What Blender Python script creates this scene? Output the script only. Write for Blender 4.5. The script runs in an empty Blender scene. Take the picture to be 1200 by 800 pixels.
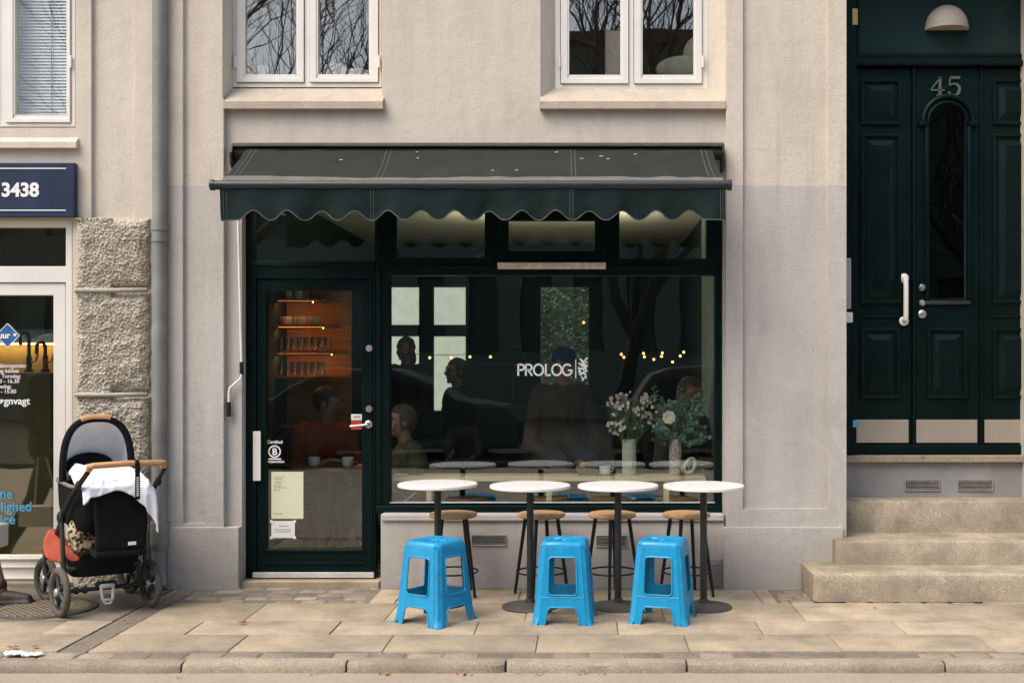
import bpy, bmesh, math, random
from mathutils import Vector, Matrix, noise
random.seed(11)
R = math.radians
scene = bpy.context.scene
col = scene.collection
# ------------------------------------------------------------------ survey of the place
F, D, EYE, CX, CY = 1320.0, 7.7, 1.49, 690.0, 431.0     # focal length, distance to facade, eye height
def S(Y): return F / (D + Y)
def X(px, Y=0.0): return (px - CX) / S(Y)
def Z(py, Y=0.0): return EYE + (CY - py) / S(Y)
# ------------------------------------------------------------------ object helpers
def link(o): col.objects.link(o); return o
def thing(name, label, cat, loc=(0, 0, 0), rz=0.0, group=None):
    o = link(bpy.data.objects.new(name, None))
    o.empty_display_size = .1
    o.location = loc; o.rotation_euler = (0, 0, rz)
    return tag(o, label, cat, group)
def tag(o, label=None, cat=None, group=None, kind=None):
    if label: o['label'] = label
    if cat: o['category'] = cat
    if group: o['group'] = group
    if kind: o['kind'] = kind
    return o
def copy_tree(o, parent=None):
    c = o.copy(); col.objects.link(c)
    if parent: c.parent = parent
    for ch in list(o.children): copy_tree(ch, c)
    return c
def eval_mesh(o):
    bpy.context.view_layer.update()
    dg = bpy.context.evaluated_depsgraph_get()
    return bpy.data.meshes.new_from_object(o.evaluated_get(dg))
class MB:
    def __init__(s): s.bm = bmesh.new()
    def _xf(s, vs, mat):
        if mat is not None:
            for v in vs: v.co = mat @ v.co
    def box(s, x0, x1, y0, y1, z0, z1, bev=0, mat=None, seg=2):
        vs = bmesh.ops.create_cube(s.bm, size=1)['verts']
        for v in vs:
            v.co = Vector((x0 + (v.co.x + .5) * (x1 - x0), y0 + (v.co.y + .5) * (y1 - y0), z0 + (v.co.z + .5) * (z1 - z0)))
        s._xf(vs, mat)
        if bev:
            es = list({e for v in vs for e in v.link_edges})
            bmesh.ops.bevel(s.bm, geom=es, offset=bev, segments=seg, affect='EDGES', profile=.5, clamp_overlap=True)
        return s
    def tube(s, pts, r, n=8, closed=False, cap=True, mat=None, flat=1.0):
        pts = [Vector(p) for p in pts]; m = len(pts)
        rs = r if isinstance(r, (list, tuple)) else [r] * m
        rings = []; up = None
        for i, p in enumerate(pts):
            a = pts[(i - 1) % m] if (closed or i > 0) else p
            b = pts[(i + 1) % m] if (closed or i < m - 1) else p
            t = (b - a).normalized()
            if up is None:
                up = Vector((0, 0, 1)) if abs(t.z) < .9 else Vector((1, 0, 0))
            up = (up - t * up.dot(t))
            if up.length < 1e-5: up = t.orthogonal()
            up.normalize(); sd = t.cross(up)
            ring = [s.bm.verts.new(p + rs[i] * (math.cos(2 * math.pi * k / n) * sd + math.sin(2 * math.pi * k / n) * flat * up)) for k in range(n)]
            rings.append(ring)
        for i in range(m if closed else m - 1):
            A, B = rings[i], rings[(i + 1) % m]
            for k in range(n):
                s.bm.faces.new((A[k], A[(k + 1) % n], B[(k + 1) % n], B[k]))
        if cap and not closed:
            s.bm.faces.new(rings[0][::-1]); s.bm.faces.new(rings[-1])
        s._xf([v for q in rings for v in q], mat)
        return s
    def lathe(s, prof, c=(0, 0, 0), n=24, mat=None, a0=0, a1=2 * math.pi):
        full = abs(a1 - a0 - 2 * math.pi) < 1e-4
        k = n if full else n + 1
        rings = []
        for r, z in prof:
            rings.append([s.bm.verts.new(Vector(c) + Vector((r * math.cos(a0 + (a1 - a0) * i / n), r * math.sin(a0 + (a1 - a0) * i / n), z))) for i in range(k)])
        for i in range(len(rings) - 1):
            A, B = rings[i], rings[i + 1]
            for j in range(n):
                q = (j + 1) % k
                s.bm.faces.new((A[j], A[q], B[q], B[j]))
        if full:
            if prof[0][0] > 1e-6: s.bm.faces.new(rings[0][::-1])
            if prof[-1][0] > 1e-6: s.bm.faces.new(rings[-1])
        s._xf([v for q in rings for v in q], mat)
        return s
    def ball(s, c, r, n=16, mat=None):
        r = Vector((r, r, r)) if isinstance(r, (int, float)) else Vector(r)
        vs = bmesh.ops.create_uvsphere(s.bm, u_segments=n, v_segments=max(6, n // 2), radius=1)['verts']
        for v in vs: v.co = Vector(c) + Vector((v.co.x * r.x, v.co.y * r.y, v.co.z * r.z))
        s._xf(vs, mat); return s
    def capsule(s, p0, r0, p1, r1, n=12):
        p0, p1 = Vector(p0), Vector(p1)
        s.ball(p0, r0, n); s.ball(p1, r1, n)
        if (p1 - p0).length > 1e-4: s.tube([p0, p1], [r0, r1], n)
        return s
    def prism(s, pts, vec):
        vec = Vector(vec)
        a = [s.bm.verts.new(Vector(p)) for p in pts]; b = [s.bm.verts.new(Vector(p) + vec) for p in pts]
        n = len(a)
        s.bm.faces.new(a[::-1]); s.bm.faces.new(b)
        for i in range(n): s.bm.faces.new((a[i], a[(i + 1) % n], b[(i + 1) % n], b[i]))
        return s
    def face(s, pts):
        s.bm.faces.new([s.bm.verts.new(Vector(p)) for p in pts]); return s
    def grid(s, fn, nu, nv):
        g = [[s.bm.verts.new(Vector(fn(i / nu, j / nv))) for j in range(nv + 1)] for i in range(nu + 1)]
        for i in range(nu):
            for j in range(nv): s.bm.faces.new((g[i][j], g[i + 1][j], g[i + 1][j + 1], g[i][j + 1]))
        return s
    def add_mesh(s, me, mat=None):
        if mat is not None: me = me.copy(); me.transform(mat)
        s.bm.from_mesh(me); return s
    def ribbon(s, pts, w, y, t=.0015):
        # flat stroke in the XZ plane at depth y, pts = [(x, z)], w = width or list
        n = len(pts); ws = w if isinstance(w, (list, tuple)) else [w] * n
        L, Rr = [], []
        for i in range(n):
            a = Vector(pts[max(i - 1, 0)]); b = Vector(pts[min(i + 1, n - 1)])
            d = (b - a); d = d.normalized() if d.length > 1e-9 else Vector((1, 0))
            nn = Vector((-d.y, d.x)); p = Vector(pts[i])
            L.append(p + nn * ws[i] / 2); Rr.append(p - nn * ws[i] / 2)
        fr = [(s.bm.verts.new((a.x, y, a.y)), s.bm.verts.new((b.x, y, b.y)), s.bm.verts.new((a.x, y + t, a.y)), s.bm.verts.new((b.x, y + t, b.y))) for a, b in zip(L, Rr)]
        for i in range(n - 1):
            a, b = fr[i], fr[i + 1]
            s.bm.faces.new((a[0], a[1], b[1], b[0])); s.bm.faces.new((a[2], b[2], b[3], a[3]))
            s.bm.faces.new((a[0], b[0], b[2], a[2])); s.bm.faces.new((a[1], a[3], b[3], b[1]))
        s.bm.faces.new((fr[0][0], fr[0][2], fr[0][3], fr[0][1])); s.bm.faces.new((fr[-1][0], fr[-1][1], fr[-1][3], fr[-1][2]))
        return s
    def mesh(s, name, smooth=False, ang=40, fixn=True):
        bm = s.bm
        if fixn: bmesh.ops.recalc_face_normals(bm, faces=bm.faces)
        if smooth:
            for f in bm.faces: f.smooth = True
            for e in bm.edges:
                if len(e.link_faces) == 2 and e.calc_face_angle(0) > R(ang): e.smooth = False
        me = bpy.data.meshes.new(name); bm.to_mesh(me); bm.free()
        return me
    def build(s, name, mat, parent=None, smooth=False, ang=40, label=None, fixn=True):
        return place(s.mesh(name, smooth, ang, fixn), name, mat, parent, label)
def place(me, name, mat, parent=None, label=None):
    me.name = name
    o = link(bpy.data.objects.new(name, me))
    me.materials.clear(); me.materials.append(mat)
    if parent is not None:
        o.parent = parent
        if parent.parent is None and parent.type == 'EMPTY' and parent.get('worldparts'):
            o.location = -parent.location
    if label: o['label'] = label
    return o
def split(o):
    """one object per separate piece"""
    bm = bmesh.new(); bm.from_mesh(o.data); seen = set(); isl = []
    for v in bm.verts:
        if v in seen: continue
        st, part = [v], []; seen.add(v)
        while st:
            q = st.pop(); part.append(q)
            for e in q.link_edges:
                k = e.other_vert(q)
                if k not in seen: seen.add(k); st.append(k)
        isl.append(part)
    out = [o]
    for i, part in enumerate(isl):
        b2 = bmesh.new(); mp = {v: b2.verts.new(v.co) for v in part}; ps = set(part)
        for f in {f for v in part for f in v.link_faces}:
            nf = b2.faces.new([mp[v] for v in f.verts]); nf.smooth = f.smooth
        bmesh.ops.recalc_face_normals(b2, faces=b2.faces)
        if i == 0: tgt = o
        else: tgt = o.copy(); tgt.data = o.data.copy(); col.objects.link(tgt); out.append(tgt)
        tgt['tmp'] = 1; b2.to_mesh(tgt.data); b2.free(); del tgt['tmp']
    bm.free(); return out
def biggest(me):
    bm = bmesh.new(); bm.from_mesh(me); seen = set(); isl = []
    for v in bm.verts:
        if v in seen: continue
        st, part = [v], []; seen.add(v)
        while st:
            q = st.pop(); part.append(q)
            for e in q.link_edges:
                k = e.other_vert(q)
                if k not in seen: seen.add(k); st.append(k)
        isl.append(part)
    isl.sort(key=len); bmesh.ops.delete(bm, geom=[v for p in isl[:-1] for v in p], context='VERTS')
    bm.to_mesh(me); bm.free(); return me
def base(name, label, cat, loc, group=None):
    """a thing whose parts are surveyed in world coordinates"""
    t = thing(name, label, cat, loc, 0, group); t['worldparts'] = 1
    return t
def relief(xs, zs, f, back, bev=0.0):
    xs = sorted(set(round(x, 5) for x in xs)); zs = sorted(set(round(z, 5) for z in zs))
    mb = MB(); bm = mb.bm
    nx, nz = len(xs) - 1, len(zs) - 1
    dep = [[f((xs[i] + xs[i + 1]) / 2, (zs[j] + zs[j + 1]) / 2) for j in range(nz)] for i in range(nx)]
    def g(i, j): return dep[i][j] if 0 <= i < nx and 0 <= j < nz else None
    def q(*p): bm.faces.new([bm.verts.new(v) for v in p])
    for i in range(nx):
        for j in range(nz):
            d = dep[i][j]
            if d is None: continue
            x0, x1, z0, z1 = xs[i], xs[i + 1], zs[j], zs[j + 1]
            q((x0, d, z0), (x1, d, z0), (x1, d, z1), (x0, d, z1))
            q((x0, back, z0), (x0, back, z1), (x1, back, z1), (x1, back, z0))
            for di, dj, a, b in ((-1, 0, (x0, z0), (x0, z1)), (1, 0, (x1, z0), (x1, z1)), (0, -1, (x0, z0), (x1, z0)), (0, 1, (x0, z1), (x1, z1))):
                e = g(i + di, j + dj)
                e = back if e is None else e
                if e > d + 1e-6: q((a[0], d, a[1]), (b[0], d, b[1]), (b[0], e, b[1]), (a[0], e, a[1]))
    bmesh.ops.remove_doubles(bm, verts=bm.verts, dist=1e-5)
    bmesh.ops.recalc_face_normals(bm, faces=bm.faces)
    if bev:
        es = [e for e in bm.edges if len(e.link_faces) == 2 and e.calc_face_angle(0) > R(50)]
        bmesh.ops.bevel(bm, geom=es, offset=bev, segments=2, affect='EDGES', profile=.5, clamp_overlap=True)
    return mb
XZ = Matrix(((1, 0, 0, 0), (0, 0, -1, 0), (0, 1, 0, 0), (0, 0, 0, 1)))     # XY drawing -> upright facing -Y
def shape(outlines, depth, bevel=0.0, res=1):
    cu = bpy.data.curves.new('tmp', 'CURVE'); cu.dimensions = '2D'; cu.fill_mode = 'BOTH'
    cu.extrude = max(depth / 2 - bevel, 0); cu.bevel_depth = bevel; cu.bevel_resolution = res
    for o in outlines:
        sp = cu.splines.new('POLY'); sp.points.add(len(o) - 1); sp.use_cyclic_u = True
        for p, q in zip(sp.points, o): p.co = (q[0], q[1], 0, 1)
    ob = link(bpy.data.objects.new('tmp', cu)); me = eval_mesh(ob)
    bpy.data.objects.remove(ob); bpy.data.curves.remove(cu)
    return me
def text_mesh(txt, size, depth=.001, bold=0.0, align='LEFT', sx=1.0, space=1.0):
    cu = bpy.data.curves.new('tmp', 'FONT'); cu.body = txt; cu.size = size; cu.extrude = depth / 2
    cu.offset = bold; cu.align_x = align; cu.space_character = space
    ob = link(bpy.data.objects.new('tmp', cu)); me = eval_mesh(ob)
    bpy.data.objects.remove(ob); bpy.data.curves.remove(cu)
    if sx != 1.0: me.transform(Matrix.Diagonal((sx, 1, 1, 1)))
    return me
def remesh(mb, voxel, smooth=4):
    me = bpy.data.meshes.new('tmp'); mb.bm.to_mesh(me); mb.bm.free()
    ob = link(bpy.data.objects.new('tmp', me))
    m = ob.modifiers.new('r', 'REMESH'); m.mode = 'VOXEL'; m.voxel_size = voxel; m.use_smooth_shade = True
    if smooth:
        k = ob.modifiers.new('s', 'SMOOTH'); k.iterations = smooth; k.factor = .5
    out = eval_mesh(ob); bpy.data.objects.remove(ob); bpy.data.meshes.remove(me)
    for p in out.polygons: p.use_smooth = True
    return out
def arc(cx, cz, r, a0, a1, n=12, rz=None):
    rz = rz or r
    return [(cx + r * math.cos(R(a0 + (a1 - a0) * i / n)), cz + rz * math.sin(R(a0 + (a1 - a0) * i / n))) for i in range(n + 1)]
def rrect(x0, x1, z0, z1, r, n=5):
    return arc(x1 - r, z0 + r, r, -90, 0, n) + arc(x1 - r, z1 - r, r, 0, 90, n) + arc(x0 + r, z1 - r, r, 90, 180, n) + arc(x0 + r, z0 + r, r, 180, 270, n)
# ------------------------------------------------------------------ materials
class NT:
    def __init__(s, name):
        s.m = bpy.data.materials.new(name); s.m.use_nodes = True
        s.t = s.m.node_tree; s.b = s.t.nodes['Principled BSDF']; s.out = s.t.nodes['Material Output']
    def n(s, ty, **kw):
        nd = s.t.nodes.new(ty)
        for k, v in kw.items(): setattr(nd, k, v)
        return nd
    def l(s, a, b): s.t.links.new(a, b)
    def pos(s, world=False):
        if world: return s.n('ShaderNodeNewGeometry').outputs['Position']
        return s.n('ShaderNodeTexCoord').outputs['Object']
    def noise(s, v, sc, det=4, rough=.55, dist=0):
        q = s.n('ShaderNodeTexNoise'); q.inputs['Scale'].default_value = sc; q.inputs['Detail'].default_value = det
        q.inputs['Roughness'].default_value = rough; q.inputs['Distortion'].default_value = dist
        s.l(v, q.inputs['Vector']); return q.outputs['Fac']
    def ramp(s, fac, stops):
        q = s.n('ShaderNodeValToRGB'); e = q.color_ramp.elements
        while len(e) < len(stops): e.new(.5)
        for el, (p, c) in zip(e, stops):
            el.position = p; el.color = (c[0], c[1], c[2], 1) if isinstance(c, (tuple, list)) else (c, c, c, 1)
        s.l(fac, q.inputs['Fac']); return q.outputs['Color']
    def mix(s, fac, a, b, mode='MIX'):
        q = s.n('ShaderNodeMix', data_type='RGBA', blend_type=mode)
        for sock, v in ((q.inputs[0], fac), (q.inputs[6], a), (q.inputs[7], b)):
            if hasattr(v, 'is_output'): s.l(v, sock)
            elif isinstance(v, (int, float)): sock.default_value = v
            else: sock.default_value = (v[0], v[1], v[2], 1)
        return q.outputs[2]
    def math(s, op, a, b=0.0, c=None):
        q = s.n('ShaderNodeMath', operation=op)
        for sock, v in zip(q.inputs, (a, b, c)):
            if v is None: continue
            if hasattr(v, 'is_output'): s.l(v, sock)
            else: sock.default_value = v
        return q.outputs[0]
    def sep(s, v):
        q = s.n('ShaderNodeSeparateXYZ'); s.l(v, q.inputs[0]); return q.outputs
    def scale(s, v, sc):
        q = s.n('ShaderNodeMapping'); q.inputs['Scale'].default_value = sc; s.l(v, q.inputs['Vector']); return q.outputs[0]
    def bump(s, h, st, dist=.01):
        q = s.n('ShaderNodeBump'); q.inputs['Strength'].default_value = st; q.inputs['Distance'].default_value = dist
        s.l(h, q.inputs['Height']); s.l(q.outputs[0], s.b.inputs['Normal'])
    def col(s, c):
        if hasattr(c, 'is_output'): s.l(c, s.b.inputs['Base Color'])
        else: s.b.inputs['Base Color'].default_value = (c[0], c[1], c[2], 1)
    def set(s, rough=None, metal=None, spec=None, coat=None):
        if rough is not None: s.b.inputs['Roughness'].default_value = rough
        if metal is not None: s.b.inputs['Metallic'].default_value = metal
        if spec is not None: s.b.inputs['Specular IOR Level'].default_value = spec
        if coat is not None: s.b.inputs['Coat Weight'].default_value = coat
        return s
def simple(name, c, rough=.6, metal=0, var=.12, vsc=6, bump=.0, bsc=60, spec=.5, world=False, bd=.004, coat=0):
    t = NT(name); p = t.pos(world); t.set(rough, metal, spec, coat)
    f = t.noise(p, vsc, 5, .6)
    lo = tuple(k * (1 - var) for k in c); hi = tuple(min(1, k * (1 + var)) for k in c)
    t.col(t.ramp(f, [(.3, lo), (.7, hi)]))
    q = t.math('MULTIPLY_ADD', f, .25, rough - .12); t.l(q, t.b.inputs['Roughness'])
    if bump: t.bump(t.noise(p, bsc, 4, .6), bump, bd)
    return t.m
def paint(name, c, rough=.42, chip=.0, chipc=(.35, .36, .33)):
    t = NT(name); p = t.pos(True); t.set(rough, 0, .2); t.b.inputs['Specular Tint'].default_value = (.6, 1.0, .92, 1)
    f = t.noise(p, 4, 5, .65); lo = tuple(k * .75 for k in c); hi = tuple(k * 1.3 for k in c)
    cc = t.ramp(f, [(.3, lo), (.7, hi)])
    if chip:
        g = t.noise(p, 120, 3, .6)
        cc = t.mix(t.ramp(g, [(.74 - chip, 0.0), (.77 - chip, 1.0)]), cc, chipc)
    t.col(cc); t.bump(t.noise(t.scale(p, (1, 1, .15)), 90, 3), .12, .002)
    t.l(t.math('MULTIPLY_ADD', f, .3, rough - .15), t.b.inputs['Roughness'])
    return t.m
def plaster(name, up, low=None, zsplit=2.73, dirt=.35):
    t = NT(name); p = t.pos(True); t.set(.85, 0, .25)
    f = t.noise(p, 1.3, 6, .65); g = t.noise(t.scale(p, (3, 3, .5)), 2.2, 5, .6)
    k = t.math('MULTIPLY_ADD', f, .5, t.math('MULTIPLY', g, .5))
    def two(c): return t.ramp(k, [(.34, tuple(v * .84 for v in c)), (.52, c), (.7, tuple(min(1, v * 1.07) for v in c))])
    c = two(up)
    if low:
        z = t.sep(p)[2]
        w = t.math('MULTIPLY_ADD', t.noise(p, 9, 2), .012, zsplit - .006)
        c = t.mix(t.math('LESS_THAN', z, w), c, two(low))
        # scrubbed pale patches and grime at the foot of the wall
        n2 = t.noise(p, 2.6, 7, .7, 1.6)
        m1 = t.math('MULTIPLY', t.ramp(n2, [(.55, 0.0), (.68, 1.0)]), t.math('LESS_THAN', z, 1.6))
        c = t.mix(t.math('MULTIPLY', m1, .28), c, tuple(v * 1.35 for v in low))
        gr = t.math('MULTIPLY', t.math('SUBTRACT', .5, z), t.math('MULTIPLY_ADD', n2, 1.5, .1)); 
        gm = t.n('ShaderNodeClamp'); t.l(gr, gm.inputs[0])
        c = t.mix(t.math('MULTIPLY', gm.outputs[0], dirt * 1.6), c, (.12, .115, .105))
    ds = t.math('MULTIPLY', t.ramp(t.noise(t.scale(p, (13, 13, .45)), 2.0, 4, .6), [(.54, 0.0), (.66, 1.0)]), t.ramp(t.noise(p, .9, 3), [(.45, 0.0), (.62, 1.0)]))
    c = t.mix(t.math('MULTIPLY', ds, .17), c, (.24, .215, .18))
    ck = t.n('ShaderNodeTexVoronoi'); ck.feature = 'DISTANCE_TO_EDGE'; ck.inputs['Scale'].default_value = .8; dn = t.n('ShaderNodeVectorMath', operation='ADD'); nz = t.n('ShaderNodeTexNoise'); nz.inputs['Scale'].default_value = 5; nz.inputs['Detail'].default_value = 5; t.l(p, nz.inputs['Vector']); t.l(p, dn.inputs[0]); t.l(nz.outputs['Color'], dn.inputs[1]); t.l(dn.outputs[0], ck.inputs['Vector'])
    cm = t.math('MULTIPLY', t.ramp(ck.outputs['Distance'], [(.0, 1.0), (.006, 0.0)]), t.ramp(t.noise(p, 1.1, 2), [(.5, 0.0), (.6, 1.0)]))
    c = t.mix(t.math('MULTIPLY', cm, .22), c, (.2, .17, .14))
    fg = t.noise(p, 85, 3, .75)
    c = t.mix(1.0, c, t.ramp(fg, [(.3, .86), (.5, 1.0), (.7, 1.08)]), 'MULTIPLY')
    sp = t.noise(p, 38, 3, .6)
    c = t.mix(t.math('MULTIPLY', t.ramp(sp, [(.66, 0.0), (.76, 1.0)]), .22), c, (.2, .18, .15))
    t.col(c)
    h = t.math('MULTIPLY_ADD', t.noise(p, 95, 4, .75), .75, t.math('MULTIPLY', t.noise(p, 11, 4), 1.2))
    t.bump(h, .55, .008)
    return t.m
def stone(name, a, b, c, sc=70, bump=.5, moss=0, island=0.0, big=.25, world=True):
    t = NT(name); p = t.pos(world); t.set(.9, 0, .25)
    f = t.noise(p, sc, 6, .75); g = t.noise(p, 3.2, 5, .65)
    cc = t.ramp(f, [(.32, a), (.5, b), (.68, c)])
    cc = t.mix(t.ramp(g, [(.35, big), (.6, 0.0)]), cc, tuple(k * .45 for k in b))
    if island:
        gs = t.n('ShaderNodeTexVoronoi'); gs.inputs['Scale'].default_value = 3.1; t.l(p, gs.inputs['Vector'])
        cc = t.mix(t.ramp(gs.outputs['Distance'], [(.035, .55), (.06, 0.0)]), cc, (.12, .10, .08))
        cc = t.mix(t.math('MULTIPLY', t.ramp(t.noise(p, 7, 6, .75, 1.2), [(.54, 0.0), (.68, 1.0)]), .30), cc, tuple(k * .5 for k in b))
        r = t.n('ShaderNodeNewGeometry').outputs['Random Per Island']
        cc = t.mix(1.0, cc, t.ramp(r, [(0, 1 - island), (1, 1 + island * .4)]), 'MULTIPLY')
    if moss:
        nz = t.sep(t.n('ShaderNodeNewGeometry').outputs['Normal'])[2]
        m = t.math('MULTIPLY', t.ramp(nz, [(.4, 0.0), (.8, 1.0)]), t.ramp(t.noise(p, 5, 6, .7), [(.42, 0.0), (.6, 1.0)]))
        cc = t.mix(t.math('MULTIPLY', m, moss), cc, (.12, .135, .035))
    t.col(cc); t.bump(t.math('MULTIPLY_ADD', t.noise(p, sc * 2, 4, .7), .6, f), bump, .006)
    return t.m
def wood(name, c, axis=0, rough=.5):
    t = NT(name); p = t.pos(); t.set(rough, 0, .4)
    sc = [22, 22, 22]; sc[axis] = 1.6
    f = t.noise(t.scale(p, tuple(sc)), 2.2, 6, .65, .4)
    t.col(t.ramp(f, [(.3, tuple(k * .62 for k in c)), (.5, c), (.72, tuple(min(1, k * 1.25) for k in c))]))
    t.bump(f, .12, .002); return t.m
def glass(name, r0=.09, tint=(.86, .93, .88), rough=0.0, tone=(.97, 1, .98)):
    t = NT(name); t.t.nodes.remove(t.b)
    lw = t.n('ShaderNodeLayerWeight'); lw.inputs['Blend'].default_value = .5
    fac = t.math('MULTIPLY_ADD', t.math('POWER', lw.outputs['Facing'], 5.0), 1 - r0, r0)
    tr = t.n('ShaderNodeBsdfTransparent'); tr.inputs[0].default_value = (*tint, 1)
    gl = t.n('ShaderNodeBsdfGlossy'); gl.inputs['Roughness'].default_value = rough; gl.inputs['Color'].default_value = (*tone, 1)
    q = t.n('ShaderNodeBump'); q.inputs['Strength'].default_value = .06; q.inputs['Distance'].default_value = .02
    t.l(t.noise(t.pos(True), 1.7, 2), q.inputs['Height']); t.l(q.outputs[0], gl.inputs['Normal'])
    mx = t.n('ShaderNodeMixShader'); t.l(fac, mx.inputs[0]); t.l(tr.outputs[0], mx.inputs[1]); t.l(gl.outputs[0], mx.inputs[2])
    t.l(mx.outputs[0], t.out.inputs[0]); return t.m
def emit(name, c, st):
    t = NT(name); t.b.inputs['Emission Color'].default_value = (*c, 1); t.b.inputs['Emission Strength'].default_value = st
    t.col(c); return t.m
def leopard(name):
    t = NT(name); p = t.pos(); v = t.n('ShaderNodeTexVoronoi'); v.inputs['Scale'].default_value = 48; t.l(p, v.inputs['Vector'])
    t.col(t.ramp(v.outputs['Distance'], [(.25, (.02, .016, .012)), (.42, (.05, .035, .02)), (.5, (.42, .33, .2)), (.8, (.5, .42, .28))])); t.set(.9, 0, .2)
    return t.m
WALL = plaster('plaster_cafe', (.585, .512, .415), (.475, .437, .388))
WALL2 = plaster('plaster_neighbour', (.60, .527, .43))
ROUGH = stone('rusticated_stone', (.20, .17, .125), (.44, .385, .295), (.70, .63, .50), 62, .45, big=.10)
JOINT = stone('mortar_joint', (.34, .305, .25), (.42, .38, .31), (.48, .44, .36), 90, .3)
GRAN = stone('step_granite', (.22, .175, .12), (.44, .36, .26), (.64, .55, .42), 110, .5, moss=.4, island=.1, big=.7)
SLAB = stone('paving_slab', (.30, .232, .155), (.445, .355, .245), (.56, .46, .335), 105, .5, island=.18, big=.6)
SETT = stone('granite_sett', (.21, .175, .13), (.32, .27, .205), (.43, .365, .28), 70, .7, island=.4, big=.4)
KERB = stone('kerb_granite', (.22, .18, .125), (.37, .305, .22), (.50, .425, .32), 95, .6, island=.18, big=.45)
JOINTS = stone('sand_joint', (.13, .105, .075), (.20, .165, .12), (.28, .235, .17), 60, .5)
ROAD = stone('worn_asphalt', (.25, .205, .15), (.36, .30, .225), (.47, .395, .305), 120, .6, big=.2)
DARKASPH = stone('dark_asphalt', (.018, .019, .017), (.03, .031, .028), (.05, .05, .045), 40, .5)
PATCH = stone('asphalt_patch', (.15, .125, .09), (.235, .20, .15), (.33, .28, .215), 110, .7, big=.3)
EARTH = simple('far_ground', (.15, .14, .12), .9, world=True)
GREEN = paint('dark_green_paint', (.0016, .0058, .0056), .40)
GREENW = paint('worn_dark_green_paint', (.0016, .0058, .0056), .40, chip=.012)
GREEND = paint('door_green_paint', (.0016, .0058, .0054), .40)
GREENT = paint('faded_green_paint', (.010, .0215, .0195), .55)
WHITE = simple('white_window_paint', (.72, .675, .60), .45, 0, .04, 5, .1, 60, world=True)
SILL = plaster('weathered_sill_render', (.46, .39, .30))
STEEL = simple('brushed_steel', (.52, .5, .46), .38, 1, .12, 8)
PLATE = simple('worn_kick_plate', (.46, .40, .33), .42, .55, .1, 3, world=True)
ALU = simple('aluminium_strip', (.62, .60, .56), .45, .4, .1, 5)
ZINC = simple('zinc_pipe', (.205, .20, .18), .6, .1, .22, 5, .15, 30)
BLACKM = simple('black_metal', (.010, .011, .011), .45, .3, .2, 9)
DKMET = simple('dark_pole_metal', (.04, .04, .037), .45, .5, .2, 9)
BASEM = simple('cast_iron_base', (.075, .07, .062), .6, .4, .3, 14, .2, 60)
MARBLE = simple('white_tabletop', (.76, .715, .66), .35, 0, .09, 13)
OAK = wood('stool_seat_wood', (.50, .30, .145), 0)
PINE = wood('counter_wood', (.62, .49, .30), 0)
PINEV = wood('counter_leg_wood', (.60, .47, .29), 2)
BLUE = NT('blue_plastic'); BLUE.set(.3, 0, .5)
_p = BLUE.pos(); _r = BLUE.n('ShaderNodeObjectInfo').outputs['Random']
_c = BLUE.ramp(BLUE.noise(_p, 9, 5, .65), [(.3, (.0035, .225, .44)), (.7, (.006, .275, .50))])
_c = BLUE.mix(BLUE.math('MULTIPLY', BLUE.ramp(BLUE.noise(BLUE.scale(_p, (1, 1, .3)), 70, 4, .7), [(.57, 0.0), (.68, 1.0)]), .6), _c, (.10, .36, .46))
_c = BLUE.mix(BLUE.math('MULTIPLY', BLUE.ramp(BLUE.noise(_p, 16, 6, .75), [(.54, 0.0), (.68, 1.0)]), .45), _c, (.05, .12, .14))
BLUE.col(_c); BLUE.l(BLUE.math('MULTIPLY_ADD', BLUE.noise(_p, 22, 4), .35, .16), BLUE.b.inputs['Roughness']); BLUE.bump(BLUE.noise(_p, 240, 3), .1, .002); BLUE = BLUE.m
GREY_GRILLE = simple('grille_metal', (.30, .28, .25), .55, .3, .2, 20)
DARKHOLE = simple('dark_void', (.03, .03, .027), .9)
CANVAS = simple('awning_canvas', (.022, .0255, .0205), .88, 0, .22, 5, .35, 320, .2, bd=.003)
VALANCE = simple('awning_valance', (.0055, .0150, .0140), .85, 0, .3, 4, .3, 300, .2, bd=.003)
HEM = simple('canvas_hem', (.12, .115, .095), .9, 0, .2, 9)
STITCH = simple('pale_stitching', (.085, .09, .078), .9)
CASING = simple('awning_casing', (.11, .10, .085), .5, .3, .2, 6)
BARM = simple('awning_front_bar', (.017, .025, .026), .42, .2, .15, 6)
WHITEP = simple('white_plastic', (.74, .70, .64), .4, 0, .05, 5)
PAPER = simple('cream_paper', (.66, .66, .44), .8, 0, .05, 3)
PAPERW = simple('white_paper', (.74, .73, .66), .8, 0, .05, 3)
INK = simple('grey_print', (.22, .24, .2), .8)
VINYL = simple('white_vinyl', (.80, .77, .74), .5, 0, .03, 3)
VINYLB = simple('blue_vinyl', (.06, .36, .56), .5, 0, .05, 3)
SIGNB = simple('navy_sign', (.004, .014, .045), .4, 0, .2, 4)
RED = simple('red_sticker', (.5, .03, .025), .5)
GL = glass('shop_glass', .10, (.93, .955, .93))
GLD = glass('door_glass', .075, (.92, .945, .92))
GLU = glass('upper_window_glass', .17, (.92, .92, .89), tone=(1, .89, .76))
GLB0 = glass('blind_window_glass', .06, (.90, .92, .92), tone=(1, .95, .88))
GLN = glass('neighbour_glass', .15, (.90, .90, .80), tone=(1, .92, .80))
GLB = glass('black_door_glass', .05, (.35, .4, .38))
BLACKF = simple('black_fabric', (.010, .011, .012), .92, 0, .2, 30, .4, 300, .1)
LINING = simple('grey_white_lining', (.80, .79, .79), .9, 0, .06, 20, .2, 60, .2)
DUVET = simple('white_duvet', (.72, .72, .76), .9, 0, .04, 12, .25, 22, .2, bd=.012)
LEATHER = simple('tan_leather', (.46, .24, .10), .55, 0, .12, 20, .15, 90)
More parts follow.
